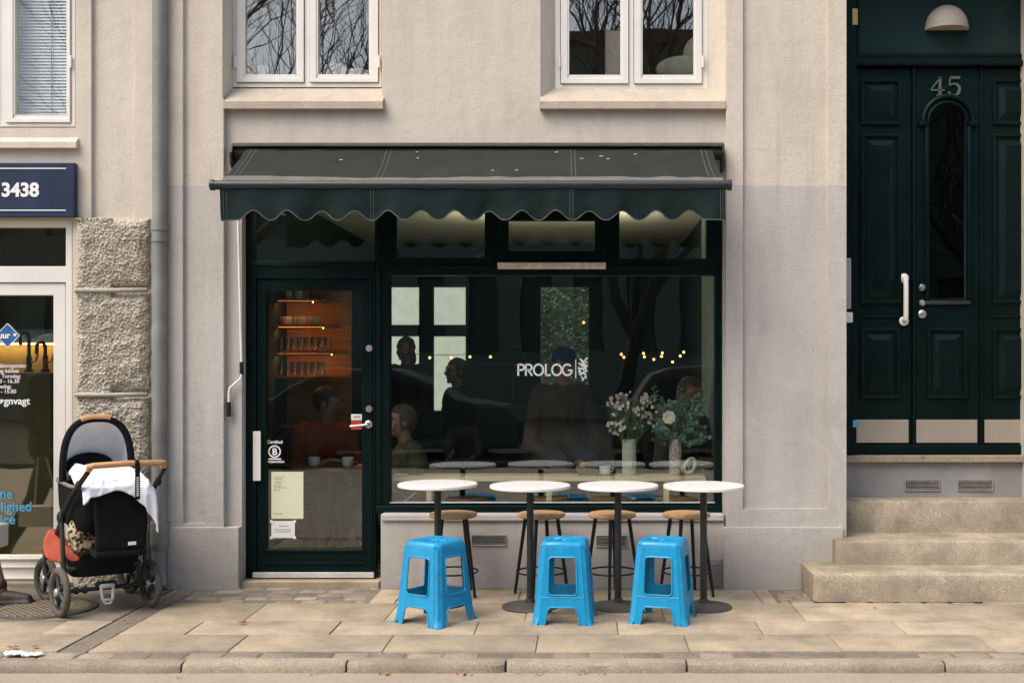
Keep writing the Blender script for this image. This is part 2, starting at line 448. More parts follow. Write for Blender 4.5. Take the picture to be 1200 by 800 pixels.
RUBBER = simple('dusty_rubber', (.085, .07, .052), .85, 0, .35, 16, .4, 90)
RIM = simple('black_wheel_plastic', (.018, .018, .018), .5)
CHROME = simple('grey_metal', (.42, .42, .40), .4, .6)
ORANGE = simple('coral_fabric', (.58, .13, .075), .9, 0, .12, 14, .3, 90, .2)
LEO = leopard('leopard_print')
GREYP = simple('grey_pedal_plastic', (.36, .36, .34), .5)
SKIN = simple('skin', (.26, .125, .08), .55, 0, .06, 12)  # tone lowered so the dim room's shade sits in the skin colour
PLANTG = simple('leaf_green', (.045, .105, .03), .6, 0, .35, 30)
EUCA = simple('eucalyptus_leaf', (.10, .165, .115), .6, 0, .25, 30)
PETAL = simple('pale_pink_petal', (.66, .52, .46), .7, 0, .3, 60)
ROSE = simple('cream_rose_petal', (.78, .72, .58), .7, 0, .06, 30)
VASE1 = simple('sage_ceramic', (.44, .45, .345), .5, 0, .08, 30, .2, 120)
VASE2 = NT('speckled_ceramic')
_p = VASE2.pos(); VASE2.col(VASE2.ramp(VASE2.noise(_p, 110, 3), [(.42, (.16, .11, .10)), (.5, (.46, .41, .37)), (.7, (.6, .56, .5))])); VASE2 = VASE2.m
CERAM = simple('white_ceramic', (.72, .70, .66), .3, 0, .04, 5)
INWALL = simple('dark_interior_wall', (.014, .032, .026), .8, 0, .2, 2)
INPALE = simple('pale_interior_wall', (.56, .63, .56), .8, 0, .05, 2)
INCEIL = simple('interior_ceiling', (.76, .77, .64), .8, 0, .05, 2)
INFLOOR = simple('interior_floor', (.10, .085, .065), .6, 0, .2, 3)
SHELFW = wood('shelf_wood', (.42, .20, .07), 0)
BULB = emit('warm_bulb', (1, .50, .14), 2.2)
STRIP = emit('warm_light_strip', (1, .46, .11), 10)
LEAF = simple('dry_leaf', (.30, .14, .05), .8, 0, .4, 40)
# ================================================================== THE SETTING
def road():
    MB().box(-400, 400, -400, 400, -.20, -.085).build('ground', EARTH)['kind'] = 'structure'
    mb = MB(); mb.grid(lambda u, v: (-14 + 28 * u, -9.4 + 7.42 * v, -.052 + .004 * noise.noise((u * 60, v * 20, 0))), 90, 40)
    mb.build('road', ROAD)['kind'] = 'structure'
    MB().box(-60, -14, -9.4, -1.98, -.084, -.054).box(14, 60, -9.4, -1.98, -.084, -.054).build('road', ROAD)
    for o in split(bpy.data.objects['road.001']): o['kind'] = 'structure'
    MB().box(-60, 60, -26, -9.4, -.084, .03, .02).build('pavement', DARKASPH)['kind'] = 'structure'
road()
def slabrow(mb, x0, x1, y0, y1, first, step, gap=.007, jit=.012, top=0.0, t=.05, bev=.004, gapy=None):
    gapy = gap if gapy is None else gapy
    x = first
    while x > x0: x -= step
    while x < x1:
        w = step
        a, b = max(x, x0), min(x + w, x1)
        if b - a > .06:
            tilt = random.uniform(-1, 1) * .004
            M = Matrix.Translation(((a + b) / 2, (y0 + y1) / 2, top + random.uniform(-.003, .002))) @ Matrix.Rotation(tilt, 4, 'Y') @ Matrix.Rotation(random.uniform(-1, 1) * .004, 4, 'X') @ Matrix.Rotation(random.uniform(-1, 1) * jit * .4, 4, 'Z')
            h, k = (b - a - gap * random.uniform(.6, 1.3)) / 2, (y1 - y0 - gapy * random.uniform(.7, 1.2)) / 2
            mb.box(-h, h, -k, k, -t, 0, bev, M)
        x += w
def pavement():
    MB().box(-14, 14, -1.93, .9, -.16, -.009).build('pavement_bed', JOINTS)['kind'] = 'structure'
    cl, cr = -2.79, -2.65                              # drain channel across the pavement
    mb = MB()
    for a, b in ((-13, cl - .01), (cr + .01, 13)):
        for y0, y1, fx in ((-1.772, -1.396, X(630, -1.55)), (-1.396, -1.055, X(559, -1.2))):
            slabrow(mb, a, b, y0, y1, fx, .81)
    slabrow(mb, cr + .01, 13, -1.055, -.548, X(935, -.8), .83)
    slabrow(mb, -13, -4.75, -1.055, -.548, -5, .83)
    slabrow(mb, X(440, -.3), X(905, -.3), -.548, -.10, X(470, -.3), .78)
    slabrow(mb, X(905, -.3) + 1.3, 13, -.548, 0, 3, .8)
    slabrow(mb, -13, -4.75, -.548, 0, -5, .8)
    mb.build('pavement', SLAB, smooth=True)['kind'] = 'structure'
    mb = MB(); slabrow(mb, -13, 13, -1.915, -1.775, 0, .19, .012, .05, -.004, .05, .010)
    y = -.548
    for rw in (.115, .11, .115, .11, .11):             # setts by the wall
        slabrow(mb, cr + .02, X(436, -.3), y, y + rw, random.random() * .15, random.uniform(.16, .19), .016, .12, -.004, .05, .014)
        slabrow(mb, X(908, -.3), X(908, -.3) + 1.3, y, y + rw, random.random() * .15, .17, .016, .12, -.004, .05, .014)
        y += rw
    mb.build('cobbles', SETT, smooth=True)['kind'] = 'structure'
    mb = MB()
    def ch(u, v):
        x = cl + (cr - cl) * u; y = -1.775 + 1.745 * v
        return (x, y, -.004 - .022 * math.sin(math.pi * u) + .006 * noise.noise((x * 30, y * 30, 1)))
    mb.grid(ch, 10, 90)
    mb.build('drain_channel', stone('channel_mortar', (.20, .17, .125), (.30, .25, .185), (.38, .32, .24), 60, .7, big=.3), smooth=True)['kind'] = 'structure'
    # kerb stones
    mb = MB(); xs = [X(-330, -1.9), X(10 - 150, -1.9), X(220, -1.9), X(410, -1.9), X(594, -1.9), X(803, -1.9), X(1010, -1.9) + .4, X(1330, -1.9), 6.5]
    for a, b in zip(xs, xs[1:]):
        n = 24; w = b - a - .012; pr = [(0, -.2), (0, -.04), (.004, -.016), (.014, -.004), (.035, .001), (.088, 0), (.088, -.2)]
        g = []
        ox, oz = random.random() * 50, random.uniform(-.004, .003)
        for i in range(n + 1):
            u = i / n
            e = .012 * (max(0, 1 - u * n) + max(0, 1 - (1 - u) * n))
            g.append([mb.bm.verts.new((a + .006 + w * u, -2.006 + p[0] + (.007 * noise.noise((ox + u * w * 9, p[1] * 30, 2)) if k < 5 else 0) + (e if k < 5 else 0), p[1] + oz + (.005 * noise.noise((ox + u * w * 7, p[0] * 30, 9)) if 0 < k < 6 else 0) - (e * .5 if 2 < k < 6 else 0))) for k, p in enumerate(pr)])
        for i in range(n):
            for k in range(len(pr) - 1): mb.bm.faces.new((g[i][k], g[i][k + 1], g[i + 1][k + 1], g[i + 1][k]))
        mb.bm.faces.new(g[0]); mb.bm.faces.new(g[-1][::-1])
    mb.build('kerb', KERB, smooth=True)['kind'] = 'structure'
    # asphalt patch with manhole
    mb = MB()
    def pt(u, v):
        x = -4.72 + (cl - .02 + 4.72) * u; y = -1.05 + 1.04 * v
        return (x, y, -.003 + .005 * noise.noise((x * 4, y * 4, 0)) + .003 * noise.noise((x * 30, y * 30, 3)))
    mb.grid(pt, 60, 32)
    mb.build('asphalt_patch', PATCH, smooth=True)['kind'] = 'structure'
pavement()
def manhole():
    c = (X(52, -.72), -.72)
    t = base('manhole_cover', 'round rusty manhole cover with a crosshatched lid beneath the pram wheels', 'manhole cover', (c[0], c[1], 0))
    mb = MB(); mb.lathe([(.275, -.03), (.275, .006), (.305, .006), (.31, .0), (.31, -.03)], (c[0], c[1], 0), 40); mb.build('rim', BASEM, t, True)
    mb = MB(); mb.lathe([(0, .004), (.27, .004), (.27, -.03)], (c[0], c[1], 0), 40)
    for k in range(-8, 9):
        for sgn in (1, -1):
            o = k * .03; h = math.sqrt(max(.26 ** 2 - o * o, 0))
            if h > .02:
                M = Matrix.Translation((c[0], c[1], .004)) @ Matrix.Rotation(R(45 * sgn), 4, 'Z')
                mb.box(o - .005, o + .005, -h, h, 0, .005 + .0003 * sgn, 0, M)
    mb.build('lid', simple('rusty_iron', (.21, .165, .11), .8, .1, .3, 20), t)
manhole()
# ================================================================== CAFE BUILDING
cb = base('cafe_building', 'pale plastered building with the dark green cafe front and the tall door numbered 45', 'building', (X(560), .1, 0))
def mk_window(par, px0, px1, pyb, sashes, gl, pygb, pysb, Y=.12, ztop=5.0, sill=None, glm=GLU, label=None):
    """casement window: outer frame, sashes, panes, hinges"""
    x0, x1, z0 = X(px0, Y), X(px1, Y), Z(pyb, Y)
    holes = [(X(a, Y), X(b, Y)) for a, b in sashes]; zs = Z(pysb, Y)
    xs = [x0, x1] + [v for h in holes for v in h]
    w = relief(xs, [z0, zs, ztop - .05, ztop], lambda x, z: None if zs < z < ztop - .05 and any(a < x < b for a, b in holes) else Y, Y + .1, .004).build('window', WHITE, par, label=label)
    for (a, b), (ga, gb) in zip(holes, gl):
        g0, g1, gz = X(ga, Y), X(gb, Y), Z(pygb, Y)
        e = .004; bead = .028
        sx = [a + e, g0 - .012, g0, g1, g1 + .012, b - e]
        def f(x, z):
            if g0 < x < g1 and gz < z < ztop - .14: return None
            if g0 - .012 < x < g1 + .012 and gz - bead < z: return Y - .004 if z < gz else Y - .008
            return Y - .014
        relief(sx, [zs + e, gz - bead, gz, ztop - .14, ztop - .055], f, Y + .05, .003).build('sash', WHITE, w)
        MB().box(g0 - .004, g1 + .004, Y + .016, Y + .022, gz - .004, ztop - .136).build('pane', glm, w)
    for hx in (holes[0][0] - .004, holes[-1][1] + .004):
        mb = MB(); mb.tube([(hx, Y - .018, Z(80, Y)), (hx, Y - .018, Z(66, Y))], .008, 10); mb.build('hinge', WHITE, w, True)
    return w
def cafe_wall():
    b0 = -.05
    XL0, XL1 = X(196, b0), X(262, b0); RL0, RL1 = X(216, -.02), X(242, -.02)
    PL0, PL1 = X(190, -.08), X(281.5, -.08)
    XR0, XR1 = X(851, b0), X(992, b0); RR0, RR1 = X(870, -.02), X(969, -.02)
    PR0, PR1 = X(848, -.08), X(988, -.08)
    OP0, OP1 = X(283.5, 0), X(848, 0)
    DO1 = X(1222, 0); XE = X(1345, 0); END = X(1560)
    UL0, UL1, UR0, UR1 = X(263.5), X(448), X(633.5), X(849.5)
    zt = 6.6
    zU0, zU1 = Z(118), 5.05
    zO1 = Z(238); zRis = Z(602, 0); xRis = X(447)
    zpan = Z(596, b0); zpanL = Z(613, b0); zpl = Z(618, -.08)
    def f(x, z):
        if OP0 < x < OP1 and 0 < z < zO1 and not (x > xRis and z < zRis): return None
        if zU0 < z < zU1 and (UL0 < x < UL1 or UR0 < x < UR1): return None
        if XR1 < x < DO1 and z < 4.4: return None
        if PL0 < x < PL1 and z < zpl: return -.08
        if PR0 < x < PR1 and z < zpl: return -.08
        if x < XL1 and x > XL0: return -.018 if RL0 < x < RL1 and zpanL < z < 5.9 else b0
        if XR0 < x < XR1: return -.022 if RR0 < x < RR1 and zpan < z < 5.9 else b0
        if DO1 < x < XE: return -.08 if z < zpl else b0
        if x < XL0: return None
        if xRis < x < OP1 and z < zRis: return -.025
        return 0.0
    xs = [PL0, XL0, RL0, RL1, XL1, PL1, OP0, xRis, UL0, UL1, UR0, UR1, OP1, XR0, RR0, RR1, XR1, PR0, PR1, DO1, XE, END]
    zs = [-.05, 0, zpl, zpan, zpanL, zRis, zO1, zU0, zU1, 4.4, 5.9, zt]
    relief(xs, zs, f, .24, .012).build('wall', WALL, cb)
    # side and back walls, floors
    XW0, XW1 = PL0 + .002, X(984)
    relief([X(262), X(262) + .2, -2.3, -1.36, -.6, .05, XW1], [-.05, 1.0, 1.22, 2.44, zt], lambda x, z: None if (-2.3 < x < -1.36 and 1.0 < z < 2.44) or (-.6 < x < .05 and 1.22 < z < 2.44) else 5.2, 5.4).build('back_wall', WALL2, cb)
    sw = MB().box(XW0, XW0 + .2, .245, 5.4, -.05, zt - .005).box(XW1 - .2, XW1, .245, 5.2, -.05, zt - .005).box(END - .2, END - .02, .245, 5.2, -.05, zt - .005).box(XW1 + .01, END - .21, 5.2, 5.4, -.05, zt - .005)
    split(sw.build('side_wall', WALL2, cb))
    MB().box(XW0 - .1, END, -.12, 5.5, zt, zt + .2, .03).build('roof', simple('roof_slate', (.08, .08, .085), .7, world=True), cb)
    # window sills (upstairs)
    mb = MB()
    for a, b in ((262, 448.5), (632.5, 850.5)):
        xa, xb = X(a, -.05), X(b, -.05)
        mb.prism([(xa, .12, Z(103, .1)), (xa, -.055, Z(119, -.05)), (xa, -.055, Z(127.5, -.05)), (xa, .12, Z(127.5, -.05))], (xb - xa, 0, 0))
    split(mb.build('window_sill', SILL, cb))
    # reveal linings that narrow the openings to the frames
    mb = MB()
    for a, b, pa, pb in ((UL0, X(273, .12), 0, 0), (X(447, .12), UL1 + .012, 0, 0), (UR0, X(651, .12), 0, 0), (X(829, .12), UR1, 0, 0)):
        left = a in (UL0, UR0)
        if left: pts = [(a, .004, zU0), (b, .125, zU0), (b, .235, zU0), (a, .235, zU0)]
        else: pts = [(b, .004, zU0), (b, .235, zU0), (a, .235, zU0), (a, .125, zU0)]
        mb.prism(pts, (0, 0, zU1 - zU0))
    split(mb.build('window_reveal', WALL, cb))
    mk_window(cb, 271.5, 447, 102.5, [(277, 357), (363, 444)], [(287.5, 347.5), (373, 432.5)], 87.5, 97.5, label='white upstairs window over the cafe door end, with pots inside')
    mk_window(cb, 650.5, 829.5, 104.5, [(656.5, 737), (742.5, 823)], [(667, 727), (753, 813)], 88, 99, label='white upstairs window over the right end of the awning')
    # upstairs room
    mb = MB(); zf = 3.02
    mb.box(XW0 + .21, XW1 - .21, .245, 5.19, zf - .06, zf).build('upper_floor', simple('upstairs_boards', (.09, .07, .05), .6, world=True), cb)
    MB().box(XW0 + .21, XW1 - .21, 3.4, 3.5, zf + .002, 5.6).box(X(560), X(560) + .1, .25, 3.39, zf + .002, 5.6).build('upper_partition', simple('upstairs_wall', (.11, .12, .105), .9, world=True), cb)
    MB().box(XW0 + .21, XW1 - .21, .245, 5.19, 5.61, 5.7).build('upper_ceiling', INPALE, cb)
cafe_wall()
YF = .085                                         # face of the dark shopfront joinery
def hole_relief(name, px0, px1, zb, zt, holes, mat, par, Y=YF, th=.09, bev=.004, extra=None):
    xs = [X(px0, Y), X(px1, Y)] + [X(v, Y) for h in holes for v in h[:2]]
    zs = [zb, zt] + [Z(v, Y) for h in holes for v in h[2:4]]
    hh = [(X(a, Y), X(b, Y), Z(d, Y), Z(c, Y)) for a, b, c, d in holes]
    return relief(xs, zs, lambda x, z: None if any(a < x < b and c < z < d for a, b, c, d in hh) else Y, Y + th, bev).build(name, mat, par)
def pane(px0, px1, py0, py1, Y, par, mat=GL, t=.008):
    return MB().box(X(px0, Y) - .006, X(px1, Y) + .006, Y, Y + t, Z(py1, Y) - .006, Z(py0, Y) + .006).build('pane', mat, par)
def shopfront():
    zt = Z(236, YF)
    sw = hole_relief('shop_window', 440.5, 846.5, Z(601.5, YF), zt, [(456.5, 838, 322.5, 589), (465, 568, 244, 302), (590, 704, 244, 303.5), (726, 828, 244, 303)], GREENW, cb)
    mb = MB()
    for a, b, c, d in ((440.5, 456, 309, 316), (456, 846, 311, 314)):
        mb.box(X(a, YF) + .002, X(b, YF), YF - .012, YF - .001, Z(d, YF), Z(c, YF), .003)
    mb.box(X(441, YF), X(846, YF), YF - .022, YF - .001, Z(601, YF), Z(592, YF), .005)
    mb.box(X(443, YF), X(447, YF), YF - .01, YF - .001, Z(590, YF), Z(318, YF), .003)
    mb.build('moulding', GREENW, sw)
    pane(456.5, 838, 322.5, 589, .13, sw)
    for a, b, c, d in ((465, 568, 244, 302), (726, 828, 244, 303)): pane(a, b, c, d, .13, sw)
    mb = MB(); mb.box(X(456.5, .1), X(838, .1), .088, .128, Z(591, .1), Z(588.2, .1), .002); mb.build('glazing_strip', ALU, sw)
    # tilted vent sash in the third light with its pale ledge
    vs = hole_relief('vent_sash', 583, 710, Z(306, YF - .03), Z(246, YF - .03), [(596, 697, 259, 294)], GREEN, sw, YF - .032, .03)
    pane(596, 697, 259, 294, YF - .015, sw)
    mb = MB(); mb.box(X(583, .02), X(710, .02), .01, .052, Z(315, .02), Z(307.5, .02), .004)
    for px in (603, 648, 692): mb.box(X(px - 6, .02), X(px + 6, .02), .006, .0095, Z(313, .02), Z(309, .02), .001)
    mb.build('vent_ledge', simple('worn_white_ledge', (.62, .545, .44), .6, 0, .25, 30, world=True), sw)
    # window lettering
    y = .124; cap0, cap1 = Z(440, y), Z(426.3, y); k = (cap1 - cap0); w = .0128
    mb = MB(); u = X(606.5, y); px = 1 / S(y)
    def st(p, ww=w): mb.ribbon([(u + a * k, cap0 + b * k) for a, b in p], ww, y)
    def P(): st([(.06, 0), (.06, 1)]); st([(.06, .95), (.32, .95)] + [(.32 + .24 * math.cos(R(a)), .715 + .235 * math.sin(R(a))) for a in range(80, -91, -15)] + [(.06, .48)])
    P(); u = X(615.4, y); P(); st([(.26, .47), (.60, 0)])
    def O(a0=0): return [(.44 + .40 * math.cos(R(a)), .5 + .46 * math.sin(R(a))) for a in range(a0, 361, 12)]
    u = X(625, y); st(O())
    u = X(638.8, y); st([(.06, 1), (.06, 0)]); st([(.02, .045), (.46, .045)])
    u = X(646.4, y); st(O())
    u = X(658.8, y); st(O(42) + [(.84, .46), (.5, .46)])
    mb.box(X(674.2, y), X(675.2, y), y, y + .0015, Z(443, y), Z(421, y))
    mb.build('lettering', VINYL, sw)
    mb = MB()                                       # hand-drawn emblem beside the name
    em = [[(679, 420), (684, 424), (681, 428)], [(688, 419), (684, 424), (687, 430), (683, 434)], [(678, 425), (683, 429), (689, 428)], [(680, 432), (685, 431), (688, 434), (682, 437), (678, 435)],
          [(686, 424), (688, 424.5)], [(679, 439), (684, 437), (687, 439)], [(681, 441), (684, 444), (682, 446)], [(678, 430), (680, 436)], [(685, 440), (687, 443)], [(681, 421), (687, 433)]]
    for i, s in enumerate(em):
        mb.ribbon([(X(a, y), Z(b, y)) for a, b in s], [.009 + .005 * ((j + i) % 2) for j in range(len(s))], y + .0002 * i)
    mb.build('emblem', VINYL, sw)
    # door frame + door
    df = hole_relief('door_frame', 287.5, 440, 0.055, zt, [(300, 437.5, 326.5, 684), (296, 440 - 1, 244, 306)], GREENW, cb)
    mb = MB(); mb.box(X(296, YF), X(439, YF), YF - .008, YF - .001, Z(312, YF), Z(309, YF), .002); mb.build('moulding', GREENW, df)
    pane(296, 439, 244, 306, .13, df)
    MB().box(X(283.5), X(445), -.03, .235, -.04, .036, .006).build('threshold', SLAB, cb)
    YD = .10
    dr = hole_relief('cafe_door', 300.5, 437, Z(679, YD), Z(327.5, YD), [(312.5, 424, 340.5, 643)], GREENW, cb, YD, .045)
    MB()
    pane(312.5, 424, 340.5, 643, YD + .02, dr, GLD)
    mb = MB()
    for a, b, c, d in ((311.5, 425, 643.5, 646.5), (309, 427, 658, 660.5)): mb.box(X(a, YD), X(b, YD), YD - .01, YD - .001, Z(d, YD), Z(c, YD), .002)
    mb.build('weather_bead', GREENW, dr)
    mb = MB(); mb.box(X(296, .06), X(438, .06), .055, .084, Z(676.5, .06), Z(670.5, .06), .002)
    for px in range(304, 436, 22): mb.ball((X(px, .055), .055, Z(673.5, .055)), .004, 8)
    mb.build('kick_plate', ALU, dr)
    mb = MB(); mb.box(X(297, YF), X(306, YF), YF - .014, YF - .001, Z(563, YF), Z(505, YF), .004); mb.build('push_plate', WHITEP, dr)
    for py in (408, 479):
        mb = MB(); M = Matrix.Translation((X(433, YD), YD, Z(py, YD))) @ Matrix.Rotation(R(90), 4, 'X')
        mb.lathe([(.026, 0), (.026, .008), (.022, .014), (.011, .015), (.011, .02), (0, .02)], (0, 0, 0), 20, M); mb.build('lock', STEEL, dr, True)
    mb = MB(); M = Matrix.Translation((X(432, YD), YD, Z(497, YD))) @ Matrix.Rotation(R(90), 4, 'X')
    mb.lathe([(.027, 0), (.027, .008), (.02, .012), (.012, .013), (.012, .05), (0, .05)], (0, 0, 0), 20, M)
    mb.tube([(X(432, YD), YD - .05, Z(497, YD)), (X(424, YD), YD - .055, Z(498, YD)), (X(412, YD), YD - .05, Z(499, YD))], [.011, .010, .009], 10); mb.build('handle', STEEL, dr, True)
    Yn = YD + .016
    mb = MB(); mb.box(X(411.5, Yn), X(424, Yn), Yn, Yn + .002, Z(503, Yn), Z(492, Yn)); mb.build('sticker', RED, dr, label='red and white sticker')
    mb = MB(); mb.box(X(411.5, Yn), X(424, Yn), Yn, Yn + .002, Z(491.9, Yn), Z(485, Yn)); mb.build('sticker', PAPERW, dr, label='white sticker')
    mb = MB(); mb.box(X(414, Yn), X(422, Yn), Yn - .001, Yn - .0002, Z(489, Yn), Z(487.5, Yn)); mb.build('print', INK, dr)
    n1 = MB().box(X(318, Yn), X(355.5, Yn), Yn, Yn + .002, Z(607.5, Yn), Z(552.5, Yn)).build('notice', PAPER, dr, label='tall cream menu sheet taped to the door glass')
    for py, a, b in ((558.6, 321, 333), (561, 321, 330), (564, 323, 331), (566.3, 322, 329), (569, 321, 330), (571, 321, 336), (574, 321, 328), (601.5, 321, 331)):
        mb = MB(); xx = a
        while xx < b:
            ww = random.uniform(1, 3); mb.box(X(xx, Yn), X(min(xx + ww, b), Yn), Yn - .0012, Yn - .0004, Z(py + .5, Yn), Z(py - .3, Yn)); xx += ww + .7
        mb.build('print', INK, dr)
    MB().box(X(318, Yn), X(345.5, Yn), Yn, Yn + .002, Z(630, Yn), Z(610, Yn)).build('notice', PAPERW, dr, label='small white notice with taped corners')
    for py, a, b in ((616, 327, 338), (620, 322, 341), (622.5, 323, 341)):
        xx = a; mb = MB()
        while xx < b:
            ww = random.uniform(1, 3); mb.box(X(xx, Yn), X(min(xx + ww, b), Yn), Yn - .0012, Yn - .0004, Z(py + .5, Yn), Z(py - .4, Yn)); xx += ww + .7
        mb.build('print', INK, dr)
    mb = MB()
    for a, c in ((318, 610.5), (345.5, 610.5), (318, 629.5), (345.5, 629.5)): mb.box(X(a - 1.5, Yn), X(a + 1.5, Yn), Yn - .002, Yn - .0005, Z(c + 1.5, Yn), Z(c - 1.5, Yn))
    split(mb.build('tape', VINYL, dr))
    # certification emblem on the door glass
    mb = MB(); c = (X(321.8, Yn), Z(528.8, Yn)); r = 6.6 / S(Yn)
    mb.ribbon([(c[0] + r * math.cos(R(a)), c[1] + r * math.sin(R(a))) for a in range(0, 361, 12)], .009, Yn - .001)
    me = text_mesh('B', .064, .001, .002, 'CENTER'); mb.add_mesh(me, Matrix.Translation((c[0] + .001, Yn - .001, c[1] - .023)) @ XZ)
    mb.box(X(314.5, Yn), X(329.5, Yn), Yn - .001, Yn + .0005, Z(538.3, Yn), Z(536.8, Yn))
    for tx, py, sz in (('Certified', 519.3, .030), ('Corporation', 541.8, .026)):
        mb.add_mesh(text_mesh(tx, sz, .001, .0006, 'CENTER'), Matrix.Translation((X(322, Yn), Yn - .001, Z(py, Yn))) @ XZ)
    mb.build('emblem', VINYL, dr)
    # stall riser ledge + grilles
    mb = MB(); mb.box(X(447, -.04), X(848, -.04), -.045, .08, Z(610, -.04), Z(602.5, -.04), .006); mb.build('stall_ledge', simple('pale_ledge', (.46, .42, .385), .8, 0, .1, 5, .2, world=True), cb)
    for a, b, c, d in ((553, 593, 626.5, 638.5), (699, 734, 627, 640)):
        grille(a, b, c, d, -.0255, cb)
    mb = MB(); y = -.0255; x0, x1 = X(829.5, y), X(846, y); z0, z1 = Z(689, y), Z(655, y)
    mb.box(x0, x1, y - .012, y - .002, z0, z1, .002)
    for i in range(9):
        zz = z0 + .02 + i * .018; mb.box(x0 + .008, x1 - .012, y - .02, y - .012, zz, zz + .008, .001)
    mb.build('louvre', GREY_GRILLE, cb)
def grille(a, b, c, d, y, par):
    x0, x1, z0, z1 = X(a, y), X(b, y), Z(d, y), Z(c, y)
    g = MB().box(x0, x1, y - .004, y - .0005, z0, z1).build('vent_grille', DARKHOLE, par)
    mb = MB(); n = max(4, int((x1 - x0) / .018)); h = (z1 - z0)
    for i in range(n):
        xx = x0 + (i + .5) * (x1 - x0) / n
        for j in range(3):
            o = (.5 if j % 2 else 0) * (x1 - x0) / n; zz = z0 + (j + .5) * h / 3
            q = min(max(xx + o, x0 + .004), x1 - .004)
            mb.tube([(q - .008, y - .006, zz), (q, y - .006, zz + h / 7), (q + .008, y - .006, zz)], .0022, 5)
            mb.tube([(q - .008, y - .006, zz), (q, y - .006, zz - h / 7), (q + .008, y - .006, zz)], .0022, 5)
    for p, q in (((x0, z0), (x1, z0)), ((x0, z1), (x1, z1)), ((x0, z0), (x0, z1)), ((x1, z0), (x1, z1))):
        mb.tube([(p[0], y - .006, p[1]), (q[0], y - .006, q[1])], .004, 6)
    mb.build('mesh', GREY_GRILLE, g)
shopfront()
# ------------------------------------------------------------------ the door of number 45
YT = .40
def panel(mb, px0, px1, py0, py1, Y, w=4.0):
    x0, x1, z0, z1 = X(px0, Y), X(px1, Y), Z(py1, Y), Z(py0, Y); t = w / S(Y)
    for a, b, c, d in ((x0, x1, z1 - t, z1), (x0, x1, z0, z0 + t), (x0, x0 + t, z0 + t, z1 - t), (x1 - t, x1, z0 + t, z1 - t)):
        mb.box(a, b, Y - .018, Y - .001, c, d, .006)
    i = t * 1.9; k = t * 1.6
    a, b, c, d = x0 + i, x1 - i, z0 + i, z1 - i
    o = [(a, Y - .002, c), (b, Y - .002, c), (b, Y - .002, d), (a, Y - .002, d)]
    n = [(a + k, Y - .02, c + k), (b - k, Y - .02, c + k), (b - k, Y - .02, d - k), (a + k, Y - .02, d - k)]
    vo = [mb.bm.verts.new(p) for p in o]; vn = [mb.bm.verts.new(p) for p in n]
    mb.bm.faces.new(vn)
    for q in range(4): mb.bm.faces.new((vo[q], vo[(q + 1) % 4], vn[(q + 1) % 4], vn[q]))
